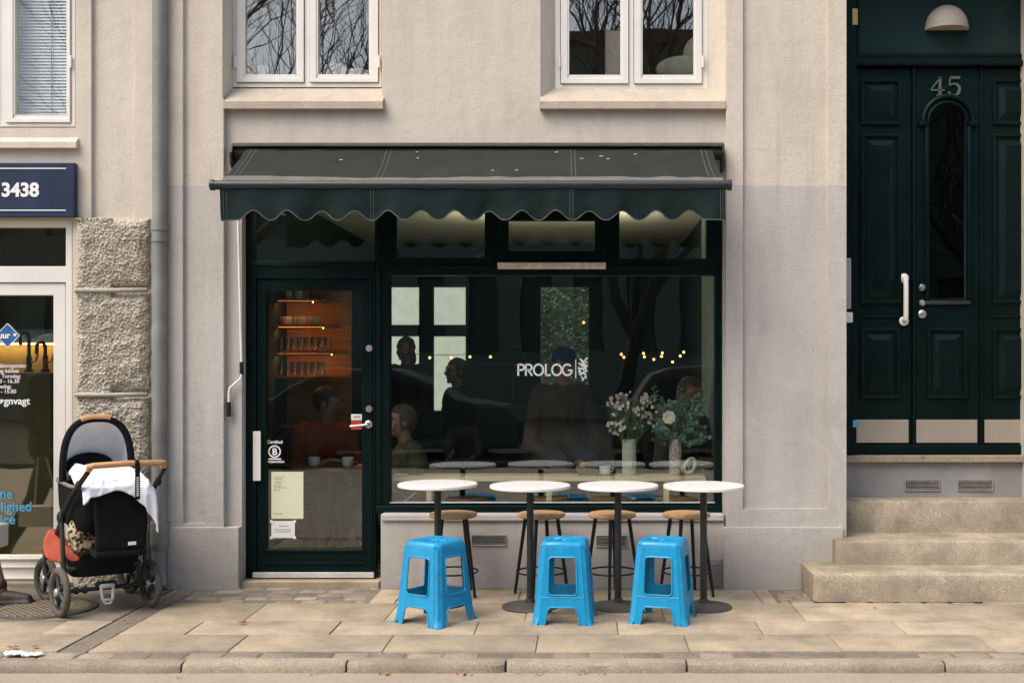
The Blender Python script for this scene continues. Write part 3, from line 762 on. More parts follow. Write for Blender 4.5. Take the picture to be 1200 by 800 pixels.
def number_door():
    Y = YT; zb = Z(532, Y)
    xL, xR = X(985, Y), X(1236, Y)
    # recess cheeks, floor sill and plinth below
    d0, d1 = X(992, -.05), X(1222, 0)
    split(MB().box(d1, d1 + .1, .242, .62, 0, 4.39).box(d0 - .1, d0, .242, .62, 0, 4.39).box(d0 - .1, d1 + .1, .242, .62, 4.4, 4.5).build('recess_wall', WALL, cb))
    mb = MB(); mb.box(d0 + .001, d1 - .001, .33, .60, Z(541.5, .33), Z(533.5, .33), .005); mb.build('door_sill', KERB, cb)
    MB().box(d0 + .001, d1 - .001, .372, .60, .45, Z(542, .33)).build('recess_plinth', simple('grey_render', (.255, .25, .235), .85, 0, .15, 4, .3, 80, world=True), cb)
    for a, b in ((1060.5, 1101), (1122.5, 1163)): grille(a, b, 562, 574.5, .371, cb)
    MB().box(d0 + .001, d1 - .001, Y + .05, Y + .1, zb, 4.39).build('door_backing', GREEND, cb)
    tp = MB(); tp.box(d0 + .001, X(1002, Y), Y - .05, Y + .05, zb, 4.38, .006)
    tp.box(X(1002, Y), d1, Y - .006, Y + .05, Z(64, Y), 4.38)
    tp.box(X(1003, Y), d1, Y - .03, Y - .0065, Z(67.5, Y), Z(64.5, Y), .004); tp.box(X(1000, Y), d1, Y - .055, Y + .05, Z(79, Y), Z(72.5, Y), .008)
    tp.box(X(1002, Y), d1, Y - .03, Y + .05, Z(72, Y), Z(67.8, Y), .003)
    tp.box(X(1004, Y), X(1006, Y), Y - .018, Y - .0065, Z(64, Y), 4.38, .003)
    tp.box(X(1000, Y), d1, Y - .02, Y + .05, zb, Z(520.5, Y), .006)
    tp.build('door_surround', GREEND, cb)
    MB().box(X(1006.5, Y), d1 - .003, Y - .011, Y - .0065, Z(63.5, Y), 4.37).build('top_panel', GREENT, cb)
    dr = MB()
    # side leaves
    for a, b in ((1002.5, 1068.5), (1150.5, 1216)):
        dr.box(X(a, Y), X(b, Y), Y, Y + .049, Z(520, Y), Z(80, Y), .004)
    for p in ((1008, 1056, 93, 147), (1008, 1056, 157, 356), (1008, 1054, 384, 467), (1163, 1212, 93, 147), (1163, 1212, 157, 356), (1163, 1212, 384, 467)): panel(dr, *p, Y)
    for a, b in ((1068.7, 1072), (1148, 1150.3)): dr.box(X(a, Y), X(b, Y), Y - .02, Y + .049, Z(520, Y), Z(80, Y), .005)
    for a, b in ((1008, 1060), (1163, 1212)): dr.box(X(a, Y), X(b, Y), Y - .012, Y - .001, Z(372, Y), Z(370, Y), .003)
    # central leaf with its arched light
    x0, x1, z0, z1 = X(1072.4, Y), X(1147.6, Y), Z(520, Y), Z(80, Y)
    g0, g1, gz0, gz1 = X(1089, Y), X(1131.5, Y), Z(350, Y), Z(143, Y); gc, gr = (g0 + g1) / 2, (g1 - g0) / 2
    hole = [(g0, gz0), (g1, gz0)] + arc(gc, gz1, gr, 0, 180, 18, gr * 1.0)
    me = shape([[(x0, z0), (x1, z0), (x1, z1), (x0, z1)], hole], .05, .003)
    dr.add_mesh(me, Matrix.Translation((0, Y + .024, 0)) @ XZ)
    panel(dr, 1086, 1133, 384, 467, Y)
    d = dr.build('entrance_door', GREEND, cb)
    mb = MB(); rr = gr + .05
    mb.tube([(a, Y - .014, b) for a, b in arc(gc, gz1, rr, 0, 180, 24)], .017, 8)
    for sx in (-1, 1):
        mb.box(gc + sx * rr - .03, gc + sx * rr + .03, Y - .03, Y - .002, gz1 - .035, gz1 - .002, .006)
        mb.box(gc + sx * (gr + .022) - .012, gc + sx * (gr + .022) + .012, Y - .022, Y - .002, gz0, gz1 - .036, .005)
    mb.tube([(a, Y - .008, b) for a, b in arc(gc, gz1, gr + .012, 0, 180, 24)], .01, 8)
    mb.build('arch_moulding', GREEND, d, True)
    mb = MB(); mb.box(g0 - .005, g1 + .005, Y + .025, Y + .03, gz0 - .005, gz1 + gr + .005); mb.build('pane', GLB, d)
    mb = MB()
    for a, b in ((998, 1064.5), (1073.5, 1145), (1153.5, 1214)):
        q = MB(); q.box(X(a, Y), X(b, Y), Y - .006, Y - .0005, Z(518.5, Y), Z(491.5, Y), .002); q.build('kick_plate', PLATE, d)
    # number
    y = Y - .012; mb = MB(); u = X(1090, y); b0 = Z(112, y); k = Z(90, y) - b0
    def st(p, ww): mb.ribbon([(u + a * k, b0 + b * k) for a, b in p], ww, y, .01)
    st([(.56, .98), (.5, .9), (.04, .3)], [.009, .010, .009]); st([(.03, .29), (.78, .29)], .010); st([(.53, 1.0), (.53, .03)], [.018, .021]); st([(.36, .02), (.72, .02)], .009)
    u = X(1110, y)
    st([(.16, .95), (.66, .95), (.70, 1.0)], [.018, .02, .008]); st([(.16, .95), (.13, .52)], .009)
    st([(.13, .52), (.24, .6), (.40, .63), (.56, .57), (.66, .42), (.66, .26), (.58, .1), (.42, .02), (.24, .02), (.12, .1), (.13, .2)], [.007, .009, .013, .018, .021, .021, .018, .012, .010, .014, .018])
    mb.build('number', simple('aged_brass_number', (.10, .115, .09), .5, .2), d)
    # grab handle, locks, letter slot
    mb = MB(); hx = X(1059, Y)
    mb.tube([(hx, Y - .01, Z(326, Y)), (hx, Y - .055, Z(328, Y)), (hx, Y - .06, Z(334, Y)), (hx, Y - .06, Z(370, Y)), (hx, Y - .055, Z(374, Y)), (hx, Y - .01, Z(376, Y))], .018, 12)
    for py in (326, 376):
        M = Matrix.Translation((hx, Y - .001, Z(py, Y))) @ Matrix.Rotation(R(90), 4, 'X'); mb.lathe([(.034, 0), (.034, .01), (.026, .016), (0, .016)], (0, 0, 0), 20, M)
    mb.build('handle', WHITEP, d, True)
    for py, r in ((337, .026), (355, .024), (368, .03)):
        mb = MB(); M = Matrix.Translation((X(1080.5, Y), Y - .001, Z(py, Y))) @ Matrix.Rotation(R(90), 4, 'X')
        mb.lathe([(r, 0), (r, .008), (r * .8, .014), (r * .5, .015), (r * .5, .03), (0, .032)], (0, 0, 0), 20, M); mb.build('lock', STEEL, d, True)
    mb = MB(); mb.box(X(1084, Y), X(1137, Y), Y - .02, Y - .001, Z(357, Y), Z(352.5, Y), .005); mb.build('letter_slot', DKMET, d)
    mb = MB(); mb.box(X(999.5, Y - .052), X(1005, Y - .052), Y - .0525, Y - .0505, Z(500, Y), Z(491.5, Y)); mb.build('sticker', VINYLB, d)
    mb = MB(); mb.box(X(999, Y - .052), X(1005, Y - .052), Y - .0535, Y - .0505, Z(32, Y), Z(13, Y)); mb.build('sticker', simple('yellow_tag', (.6, .45, .14), .6), d, label='torn yellow tag at the top of the frame')
    MB().box(X(988.5, .2), X(996, .2), .16, .26, Z(362, .2), Z(303, .2), .006).build('intercom', CHROME, cb)
    MB().box(X(989, .2), X(998, .2), .16, .25, Z(378, .2), Z(366, .2), .006).build('door_stop', WHITEP, cb)
number_door()
def lamp():
    Y = YT - .007; c = (X(1109, Y), Y, Z(33, Y)); r = 25 / S(Y)
    t = base('wall_lamp', 'half dome outdoor wall lamp above the door numbered 45', 'wall lamp', c)
    mb = MB()
    def fn(u, v):
        a, b = R(180 * u), R(90 * v)
        return (c[0] + r * math.cos(a) * math.cos(b) * 1.0, c[1] - .13 * math.sin(a) * math.cos(b), c[2] + r * 1.05 * math.sin(b))
    mb.grid(fn, 28, 12); bmesh.ops.remove_doubles(mb.bm, verts=mb.bm.verts, dist=1e-4)
    mb.build('lamp_shade', simple('speckled_lamp_glass', (.36, .31, .25), .6, 0, .12, 60), t, True)
    mb = MB(); mb.prism([(c[0] + r * 1.02 * math.cos(R(180 + a)), c[1] - .135 * abs(math.sin(R(a))), c[2] - .018) for a in range(0, 181, 10)], (0, 0, .017)); mb.build('base', simple('lamp_rim', (.40, .33, .25), .5), t)
lamp()
def steps():
    t = base('stone_steps', 'three worn granite steps up to the door numbered 45', 'steps', (X(1100, -.5), -.3, 0))
    xe = X(1290, -.3)
    for px, y0, y1, z0, z1, sd in ((945, -.52, -.082, 0, Z(672, -.52), 1), (980, -.2, .19, 0, Z(633.5, -.2), 2), (987.5, .185, .37, 0, Z(586, .19), 3)):
        x0 = X(px, y0)
        if sd == 1:
            x0 = X(954, y0); y1 = .36
            x0b = x0
        if sd == 2: y1 = .365
        mb = MB(); bm = mb.bm
        if y0 < -.1:   # front stone stops at the pier; the rest runs into the recess
            pass
        nx, n = 70, 5
        prof = [(y0, z0)] + [(y0, z0 + (z1 - .015 - z0) * k / 4) for k in range(1, 5)] + [(y0 + .004, z1 - .006), (y0 + .013, z1 - .0005)] + [(y0 + .06 + (y1 - y0 - .06) * k / 4, z1) for k in range(5)] + [(y1, z0)]
        g = []
        for i in range(nx + 1):
            x = x0 + (xe - x0) * i / nx
            row = []
            for k, (yy, zz) in enumerate(prof):
                dd = noise.noise((x * 6 + sd * 9, zz * 9, yy * 9)) * .003 + noise.noise((x * 30, zz * 30 + sd, yy * 30)) * .002
                end = .022 if i == 0 else (.006 if i == 1 else 0)
                row.append(bm.verts.new((x if i else x + .0, yy + (dd + end if k < 7 else 0), zz + (dd * .6 - end * .3 if 4 < k < 12 else 0))))
            g.append(row)
        for i in range(nx):
            for k in range(len(prof) - 1): bm.faces.new((g[i][k], g[i][k + 1], g[i + 1][k + 1], g[i + 1][k]))
        bm.faces.new(g[0]); bm.faces.new(g[-1][::-1])
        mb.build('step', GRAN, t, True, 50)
steps()
# ------------------------------------------------------------------ awning
def awning():
    yb, yc = -.64, -.06
    t = base('awning', 'dark green canvas awning with scalloped edge over the cafe front', 'awning', (X(560), -.1, Z(170, -.1)))
    zc, zb = Z(172, yc), Z(217, yb)
    ca = MB(); ca.box(X(272.5, -.1), X(848, -.1), -.13, -.002, Z(172.5, -.1), Z(168, -.1), .004)
    ca.build('casing', CASING, t)
    mb = MB()
    for px in (273, 847):
        x = X(px, -.1)
        mb.prism([(x - .008, -.002, Z(170, -.1)), (x - .008, -.13, Z(170, -.1)), (x - .008, -.15, Z(180, -.1)), (x - .008, -.14, Z(194, -.1)), (x - .008, -.09, Z(200, -.1)), (x - .008, -.002, Z(200, -.1))], (.016, 0, 0))
    split(mb.build('end_plate', BLACKM, t))
    mb = MB(); mb.tube([(X(275, -.07), -.07, Z(180, -.07)), (X(846, -.07), -.07, Z(180, -.07))], .045, 16); mb.build('roller', CANVAS, t, True)
    L0, L1, R0, R1 = X(289, yc - .03), X(258, yb), X(834, yc - .03), X(850, yb)
    zc = Z(173.5, yc - .03)
    def fab(u, v):
        x = (L0 + (R0 - L0) * u) * (1 - v) + (L1 + (R1 - L1) * u) * v
        y = (yc - .03) * (1 - v) + yb * v
        z = zc * (1 - v) + (zb + .015) * v
        z += -.018 * math.sin(math.pi * v) + .006 * math.sin(u * 9.5 + 1) * v * (1 - v) * 4 + .007 * noise.noise((u * 14, v * 3, 0)) + .006 * noise.noise((u * 30, v * 1.5, 5)) - .012 * math.sin(math.pi * v) * math.sin(u * 6) ** 2
        return (x, y, z)
    def sheet(off, name, mat, u0=0, u1=1, v0=0, v1=1, nu=80, nv=12, th=.004):
        mb = MB()
        def fn(u, v, o):
            p = fab(u0 + (u1 - u0) * u, v0 + (v1 - v0) * v); return (p[0], p[1] - o * .5, p[2] + o)
        mb.grid(lambda u, v: fn(u, v, off), nu, nv); mb.grid(lambda u, v: fn(u, v, off - th), nu, nv)
        return mb
    sheet(0, '', None).build('canopy', CANVAS, t, True)
    seams = [(.014, .024), (.302, .312), (.697, .705), (.975, .985)]
    for a, b in seams:
        for q in (a, b): sheet(.0025, '', None, q - .0006, q + .0006, .01, .97, 2, 14, .002).build('seam', STITCH, t)
    mb = MB(); mb.add_mesh(sheet(.003, '', None, .0, 1, .80, .985, 80, 4, .002).mesh('x')); mb.build('hem', HEM, t, True)
    mb = MB()
    for px, py in ((489, 178), (490, 183), (576, 198), (604, 197), (652, 178), (681, 184), (704, 182), (711.5, 184.5), (744, 180), (400, 185)):
        v = (py - 173.5) / 40; xx = X(px, yc + (yb - yc) * v)
        u = (xx - L0) / (R0 - L0); p = Vector(fab(u, v))
        mb.ball((p.x, p.y, p.z + .004), (.008 + .006 * random.random(), .006, .003), 8)
    split(mb.build('bird_dropping', VINYL, t))
    mb = MB(); mb.tube([(X(249, yb), yb, zb), (X(855, yb), yb, zb)], .029, 18)
    for px in (249, 855): mb.tube([(X(px, yb) - .012, yb, zb), (X(px, yb) + .012, yb, zb)], .034, 18)
    mb.build('front_bar', BARM, t, True)
    # valance with a wavy hem
    ztop = zb - .012; zlow = Z(258.5, yb); zhi = Z(247.5, yb); A, B = X(258, yb), X(849.5, yb)
    p0, per = X(298.6, yb), (X(808, yb) - X(298.6, yb)) / 13
    def low(x):
        if x < p0 - per / 2 or x > p0 + 13.5 * per: return zlow
        c = .5 + .5 * math.cos(2 * math.pi * (x - p0) / per); return zlow + (zhi - zlow) * c ** 1.15
    def val(u, v, o=0):
        x = A + (B - A) * u; z = ztop + (low(x) - ztop) * v
        y = yb - .012 + v * (.012 * math.sin(x * 7.3) + .018 * noise.noise((x * 3.1, 0, 4)) + .014 * math.sin(x * 19 + 2 + 1.5 * noise.noise((x, 0, 0))) + .012 * noise.noise((x * 11, v * 2, 7))) + o
        return (x, y, z)
    vb = MB(); vb.grid(lambda u, v: val(u, v), 420, 8); vb.grid(lambda u, v: val(u, v, .003), 420, 8)
    va = vb.build('valance', VALANCE, t, True)
    mb = MB(); mb.tube([Vector(val(i / 420, 1)) + Vector((0, 0, .001)) for i in range(421)], .0035, 6); mb.build('piping', STITCH, va, True)
    for px in (262, 266, 434.5, 438, 668, 671.5, 844, 847):
        u = (X(px, yb) - A) / (B - A); MB().tube([Vector(val(u, k / 6, -.001)) for k in range(7)], .0016, 5).build('seam', STITCH, va)
    for px, s in ((330, 1), (790, -1)):
        mb = MB(); x = X(px, -.1); mb.tube([(x, -.06, zc - .08), (x + s * .42, -.34, (zc + zb) / 2 - .1), (x + s * .02, yb, zb - .01)], .016, 8); mb.build('arm', BLACKM, t, True)
    # crank
    y = -.03; cr = MB(); pts = [(279, 257), (280, 300), (281.5, 360), (283, 425)]
    cr.tube([(X(a, y), y, Z(b, y)) for a, b in pts], .0085, 8)
    cr.tube([(X(a, y), y - .005, Z(b, y)) for a, b in ((283, 438), (282.5, 443), (277, 448), (270, 454), (268.5, 459), (268.5, 472))], .0085, 8)
    c = cr.build('crank', WHITEP, t, True)
    mb = MB(); mb.tube([(X(283, y), y, Z(424, y)), (X(283, y), y, Z(439, y))], .013, 10); mb.tube([(X(268.5, y), y - .005, Z(471, y)), (X(268.5, y), y - .005, Z(488, y))], .014, 10); mb.build('grip', BLACKM, c, True)
awning()
# ================================================================== NEIGHBOURING SHOP
nb = base('neighbour_building', 'pale building with rough stone pier and white shop door beside the downpipe', 'building', (X(80), .1, 0))
def neighbour():
    XE = X(181); X0 = X(-420); zt = 6.7
    so0, so1, szt = X(-190), X(85), Z(257)
    wu0, wu1, wz = X(-82), X(88.5), Z(150)
    pz = Z(255); p0, p1 = X(88, 0), X(176)
    r0, r1 = X(107, 0), X(157.5, 0)
    def f(x, z):
        if so0 < x < so1 and z < szt: return None
        if wu0 < x < wu1 and wz < z < 5.05: return None
        if r0 < x < r1 and pz + .0 < z < 5.9: return .03
        return 0.0
    relief([X0, so0, so1, wu0, wu1, p0, r0, r1, p1, XE], [-.05, szt, pz, wz, 5.05, 5.9, zt], f, .24, .007).build('wall', WALL2, nb)
    split(MB().box(X0, X0 + .2, .245, 5, -.05, zt - .01).box(XE - .2, XE - .004, .245, 5, -.05, zt - .01).box(X0 + .21, XE - .21, 4.8, 5, -.05, zt - .01).build('side_wall', WALL2, nb))
    MB().box(X0 - .1, XE, -.1, 5.1, zt, zt + .2, .03).build('roof', simple('roof_tiles', (.16, .07, .05), .8, world=True), nb)
    MB().box(X0 + .21, XE - .21, .245, 4.79, 3.0, 3.06).box(X0 + .21, XE - .21, 2.6, 2.7, 3.061, 6.5).build('upper_floor', simple('neighbour_boards', (.16, .15, .13), .8, world=True), nb)
    mb = MB(); mb.prism([(X(-86, -.05), .12, Z(149, .1)), (X(-86, -.05), -.045, Z(166, -.05)), (X(-86, -.05), -.045, Z(173, -.05)), (X(-86, -.05), .12, Z(173, -.05))], (X(88.5, -.05) - X(-86, -.05), 0, 0)); mb.build('window_sill', WALL2, nb)
    mk_window(nb, -82, 88, 148.5, [(-75, -1), (7, 83.5)], [(-66, -12), (18, 78.5)], 134.5, 144.5, Y=.05, glm=GLB0, label='white upstairs window with a blind lowered behind it')
    # rusticated pier
    sd = 0
    for py0, py1 in ((255.5, 337.5), (342, 459.5), (464.5, 575), (580, 700)):
        sd += 1; z1, z0 = Z(py0, -.04), max(Z(py1, -.04), 0); x0, x1 = X(88, -.03), X(174.5, -.03); mb = MB(); n = 150
        def fn(u, v):
            x = x0 + (x1 - x0) * u; z = z0 + (z1 - z0) * v
            e = min(u, 1 - u, v, 1 - v) * 9; e = min(1, e) if min(v, 1 - v) > .5 * min(u, 1 - u) or u > .5 else 1.0
            p = Vector((x * 9 + sd * 3, z * 9, sd)); d = noise.fractal(p, .8, 2.1, 6) * .014 + noise.noise((x * 70, z * 70, sd)) * .010 + abs(noise.noise((x * 130, z * 130, sd))) * .012 + noise.noise((x * 2.5, z * 2.5, sd + 5)) * .014
            return (x + (.012 * noise.noise((z * 14, sd, 0)) if u > .97 else 0), -.002 - e ** .5 * (.05 + d), z)
        mb.grid(fn, n, n); mb.build('stone_block', ROUGH, nb, True, 80)
    mb = MB()
    for py in (339.7, 462, 577.5): mb.tube([(X(89.5, -.05), -.055, Z(py, -.05)), (X(131, -.05), -.060, Z(py + .6, -.05)), (X(173, -.05), -.056, Z(py, -.05))], .016, 8)
    split(mb.build('mortar_joint', JOINT, nb, True))
    # white shop front
    Y = .03
    sf = hole_relief('shop_front', -185, 84.5, Z(690, Y), Z(258, Y), [(-178, 62.5 + 14.5, 266, 312), (-178, 77, 331, 684)], WHITE, nb, Y, .08)
    pane(-178, 77, 266, 312, Y + .03, sf, GLN)
    dr = hole_relief('shop_door', -60, 76.5, Z(683.5, Y + .01), Z(332, Y + .01), [(-48, 62.5, 346, 650)], WHITE, nb, Y + .012, .05)
    pane(-48, 62.5, 346, 650, Y + .03, dr, GLN)
    mb = MB()
    for a, b, y in ((653.5, 655, .0), (663, 664.5, 0), (676, 678, 0)): mb.box(X(-60, Y), X(76, Y), Y - .006, Y + .011, Z(b, Y), Z(a, Y), .001)
    split(mb.build('rail_bead', WHITE, dr))
    hole_relief('side_light', -178, -61, Z(683.5, Y + .01), Z(332, Y + .01), [(-170, -69, 346, 650)], WHITE, nb, Y + .012, .05)
    pane(-170, -69, 346, 650, Y + .03, sf, GLN)
    MB().box(X(-190), X(85), -.05, .235, -.04, .03, .006).build('threshold', KERB, nb)
    yt = Y + .026
    def tx(par, s, pxr, pyb, size, mat, bold=0, name='lettering', align='RIGHT', sx=1.0):
        mb = MB(); mb.add_mesh(text_mesh(s, size, .001, bold, align, sx), Matrix.Translation((X(pxr, yt), yt, Z(pyb, yt))) @ XZ); return mb.build(name, mat, par)
    for s, e, b in (('ne', 15, 583.5), ('lighed', 37.5, 598.5), ('ice', 18, 613.5)): tx(dr, s, e, b, .092, VINYLB, .0012)
    tx(dr, 'Døgnvagt', 35, 473.5, .070, VINYL, .0012)
    for s, e, b in (('s åbningstider', 31, 430.5), ('dag lukket', 22, 436.5), ('g - Torsdag:', 24.5, 442.6), ('.30 - 16.30', 22.5, 448.6), ('redag:', 13.5, 454.7), ('15 - 15.00', 19, 460.6)): tx(dr, s, e, b, .038, VINYL, .0002)
    c = (X(9, yt), Z(393, yt)); r = 14.5 / S(yt); mb = MB()
    mb.add_mesh(shape([[(-r, 0), (0, -r), (r, 0), (0, r)], [(-r * .93, 0), (0, -r * .93), (r * .93, 0), (0, r * .93)]], .002), Matrix.Translation((c[0], yt - .002, c[1])) @ XZ); mb.build('badge_border', VINYL, dr)
    mb = MB(); q = r * .92; mb.add_mesh(shape([[(-q, 0), (0, -q), (q, 0), (0, q)]], .002), Matrix.Translation((c[0], yt - .001, c[1])) @ XZ); mb.build('badge', simple('badge_blue', (.015, .10, .27), .5, 0, .3, 30), dr)
    mb = MB(); mb.add_mesh(text_mesh('uur', .058, .001, .002, 'CENTER'), Matrix.Translation((c[0] - .022, yt - .004, c[1] - .018)) @ XZ); mb.ball((c[0] + .052, yt - .004, c[1] + .004), (.012, .001, .010), 10); mb.build('badge_lettering', VINYL, dr)
    # shop interior
    MB().box(so0 - .3, so1 + .2, .246, 2.2, -.05, .02).build('shop_floor', INFLOOR, nb)
    split(MB().box(so0 - .3, so1 + .2, 2.2, 2.3, -.05, 2.95).box(so1 + .21, so1 + .25, .246, 2.2, -.05, 2.95).box(so0 - .34, so0 - .3, .246, 2.2, -.05, 2.95).build('shop_wall', simple('shop_olive_wall', (.16, .155, .085), .8, world=True), nb))
    MB().box(so0 - .3, so1 + .2, .246, 2.2, 2.951, 2.99).build('shop_ceiling', INPALE, nb)
neighbour()
def neighbour_things():
    t = base('shop_sign', 'navy blue shop sign with white digits above the white shop door', 'sign', (X(-20), -.05, Z(254)))
    y = -.055
    MB().box(X(-190, y), X(87, y), y, -.003, Z(254, y), Z(190.5, y), .004).build('board', SIGNB, t)
    mb = MB()
    for py in (197.5, 246.5): mb.box(X(-180, y), X(77.5, y), y - .004, y - .001, Z(py + .6, y), Z(py - .6, y))
    mb.build('line', VINYL, t)
    mb = MB(); mb.add_mesh(text_mesh('3438', .128, .003, .0045, 'RIGHT'), Matrix.Translation((X(46, y), y - .003, Z(230, y))) @ XZ); mb.build('lettering', VINYL, t)
    # blind
    t = base('venetian_blind', 'grey venetian blind hanging inside the upstairs window at the left', 'blind', (X(45, .16), .16, Z(140, .16)))
    mb = MB(); z = Z(137, .16)
    while z < 4.95:
        mb.box(X(13, .16), X(83, .16), -.012, .012, -.0012, .0012, 0, Matrix.Translation((0, .16, z)) @ Matrix.Rotation(R(58), 4, 'X')); z += .022
    mb.build('slats', simple('blind_slat', (.80, .80, .77), .5, 0, .1, 8), t)
    mb = MB(); mb.tube([(X(61, .15), .145, Z(134, .15)), (X(61, .15), .145, 4.95)], .003, 6); mb.build('cord', INK, t)
    # downpipe
    t = base('downpipe', 'grey zinc downpipe between the stone pier and the cafe front', 'drainpipe', (X(187, -.08), -.08, 0))
    x = X(187.3, -.09); mb = MB(); mb.tube([(x, -.09, .16), (x, -.09, 3), (x, -.09, 6.7)], .048, 20)
    mb.build('pipe', ZINC, t, True)
    for py, h in ((266, .05), (281, .03)):
        mb = MB(); z = Z(py, -.09); mb.tube([(x, -.09, z - h / 2), (x, -.09, z + h / 2)], .054, 20); mb.build('collar', ZINC, t, True)
    mb = MB(); mb.tube([(x, -.09, .30), (x, -.09, .45)], .062, 20); mb.tube([(x, -.09, .24), (x, -.09, .31), (x, -.09, .302)], [.05, .062, .055], 20); mb.build('socket', ZINC, t, True)
    mb = MB(); mb.tube([(x, -.09, .28), (x, -.095, .1), (x + .01, -.12, .05), (x + .02, -.17, .015)], .053, 18); mb.build('shoe', ZINC, t, True)
    # taps on display
    g = 'kitchen taps on display in the left shop window'
    Y = 1.0
    for px, lab, hh in ((34, 'dark kitchen tap with tall square neck, displayed behind the left shop door', .30), (53, 'short dark kitchen tap beside the taller one, behind the left shop door', .23)):
        x = X(px, Y); z0 = Z(436, Y); t = base('kitchen_tap', lab, 'tap', (x, Y, z0), g)
        mb = MB(); mb.lathe([(.035, 0), (.03, .02), (.02, .03), (.02, .12), (.018, .125)], (x, Y, z0), 14); mb.tube([(x, Y, z0 + .1), (x, Y, z0 + hh - .03), (x - .015, Y, z0 + hh), (x - .05, Y, z0 + hh), (x - .065, Y, z0 + hh - .02), (x - .065, Y, z0 + hh - .09)], .014, 10); mb.build('spout', BLACKM, t, True)
        mb = MB(); mb.tube([(x + .018, Y, z0 + .08), (x + .05, Y, z0 + .085), (x + .07, Y, z0 + .15)], .009, 8); mb.build('lever', CHROME, t, True)
    t = base('display_cabinet', 'display cabinet with warm lit back panel and blue top band behind the left shop door', 'cabinet', (X(30, 1.1), 1.1, .02))
    MB().box(X(-120, 1.1), X(78, 1.1), .85, 1.3, .03, Z(437, 1.1), .01).build('cabinet', simple('olive_cabinet', (.10, .095, .06), .6), t)
    MB().box(X(-120, 1.25), X(78, 1.25), 1.24, 1.3, Z(437, 1.1) + .002, Z(401, 1.25)).build('back_panel', simple('oak_panel', (.50, .34, .15), .6), t)
    MB().box(X(-120, 1.25), X(78, 1.25), 1.22, 1.3, Z(401, 1.25) + .002, Z(386, 1.25)).build('top_band', simple('blue_band', (.01, .04, .12), .5), t)
    mb = MB(); mb.box(X(-60, 1.15), X(74, 1.15), 1.16, 1.2, Z(403.5, 1.15), Z(402, 1.15)); mb.build('light_strip', emit('shop_strip', (1, .70, .34), 7), t)
neighbour_things()
# ================================================================== CAFE INTERIOR
def room():
    x0, x1 = X(262) + .01, X(848) + .14; zc = 2.9; zf = .06
    MB().box(x0, x1, .245, 5.19, -.05, zf).build('cafe_floor', INFLOOR, cb)
    MB().box(x0, x1, .245, 5.19, zc, zc + .05).build('cafe_ceiling', INCEIL, cb)
    split(MB().box(x0 - .05, x0, .245, 5.19, -.05, zc).box(x1, x1 + .05, 1.7, 5.19, -.05, zc).build('cafe_side_wall', INWALL, cb))
    MB().box(x1 - .12, x1, .245, 1.7, zf, zc - .002, .004).build('cafe_pier', INPALE, cb)
    xs = [x0, -2.26, -1.93, -1.77, -1.40, -.55, .0, x1]; zs = [zf, 1.0, 1.22, 1.85, 1.98, 2.41, zc]
    def f(x, z):
        if (-2.26 < x < -1.93 or -1.77 < x < -1.40) and (1.0 < z < 1.85 or 1.98 < z < 2.41): return None
        if -.55 < x < .0 and 1.22 < z < 2.41: return None
        return 5.1
    k = 1.0
    relief(xs, zs, f, 5.195).build('cafe_back_wall', INWALL, cb)
    split(MB().box(-2.29, -1.38, 5.12, 5.126, 1.0, 2.42).box(-.57, .02, 5.12, 5.126, 1.21, 2.42).build('back_pane', glass('back_glass', .03, (.96, .98, .95)), cb))
    # courtyard seen through the back windows
    c = MB().box(-6, -1.35, 10.5, 10.7, -.05, 4.2, .02).build('courtyard_wall', simple('whitewash', (.62, .64, .585), .9, world=True)); tag(c, 'pale whitewashed yard wall seen through the left back window', 'wall')
    random.seed(5); mb = MB()
    MB().box(-8, 8, 5.45, 16, -.08, -.04).build('yard', simple('pale_yard_paving', (.48, .45, .38), .9, world=True))['kind'] = 'structure'
    for i in range(14000):
        p = Vector((random.uniform(-1.3, 2.4), 9.4 + random.uniform(-.6, .6), random.uniform(0, 3.4))); a = Vector((random.uniform(-1, 1), random.uniform(-1, .2), random.uniform(-1, 1))).normalized() * .035; b = a.orthogonal().normalized() * .02
        mb.face([p - a, p + b, p + a, p - b])
    mb.box(-1.35, 2.45, 9.7, 10.0, -.05, 3.2)
    h = mb.build('hedge', simple('yard_leaves', (.052, .080, .036), .7, 0, .55, 1.4), fixn=False); tag(h, 'leafy green garden hedge seen through the back window behind the name', 'hedge')
room()
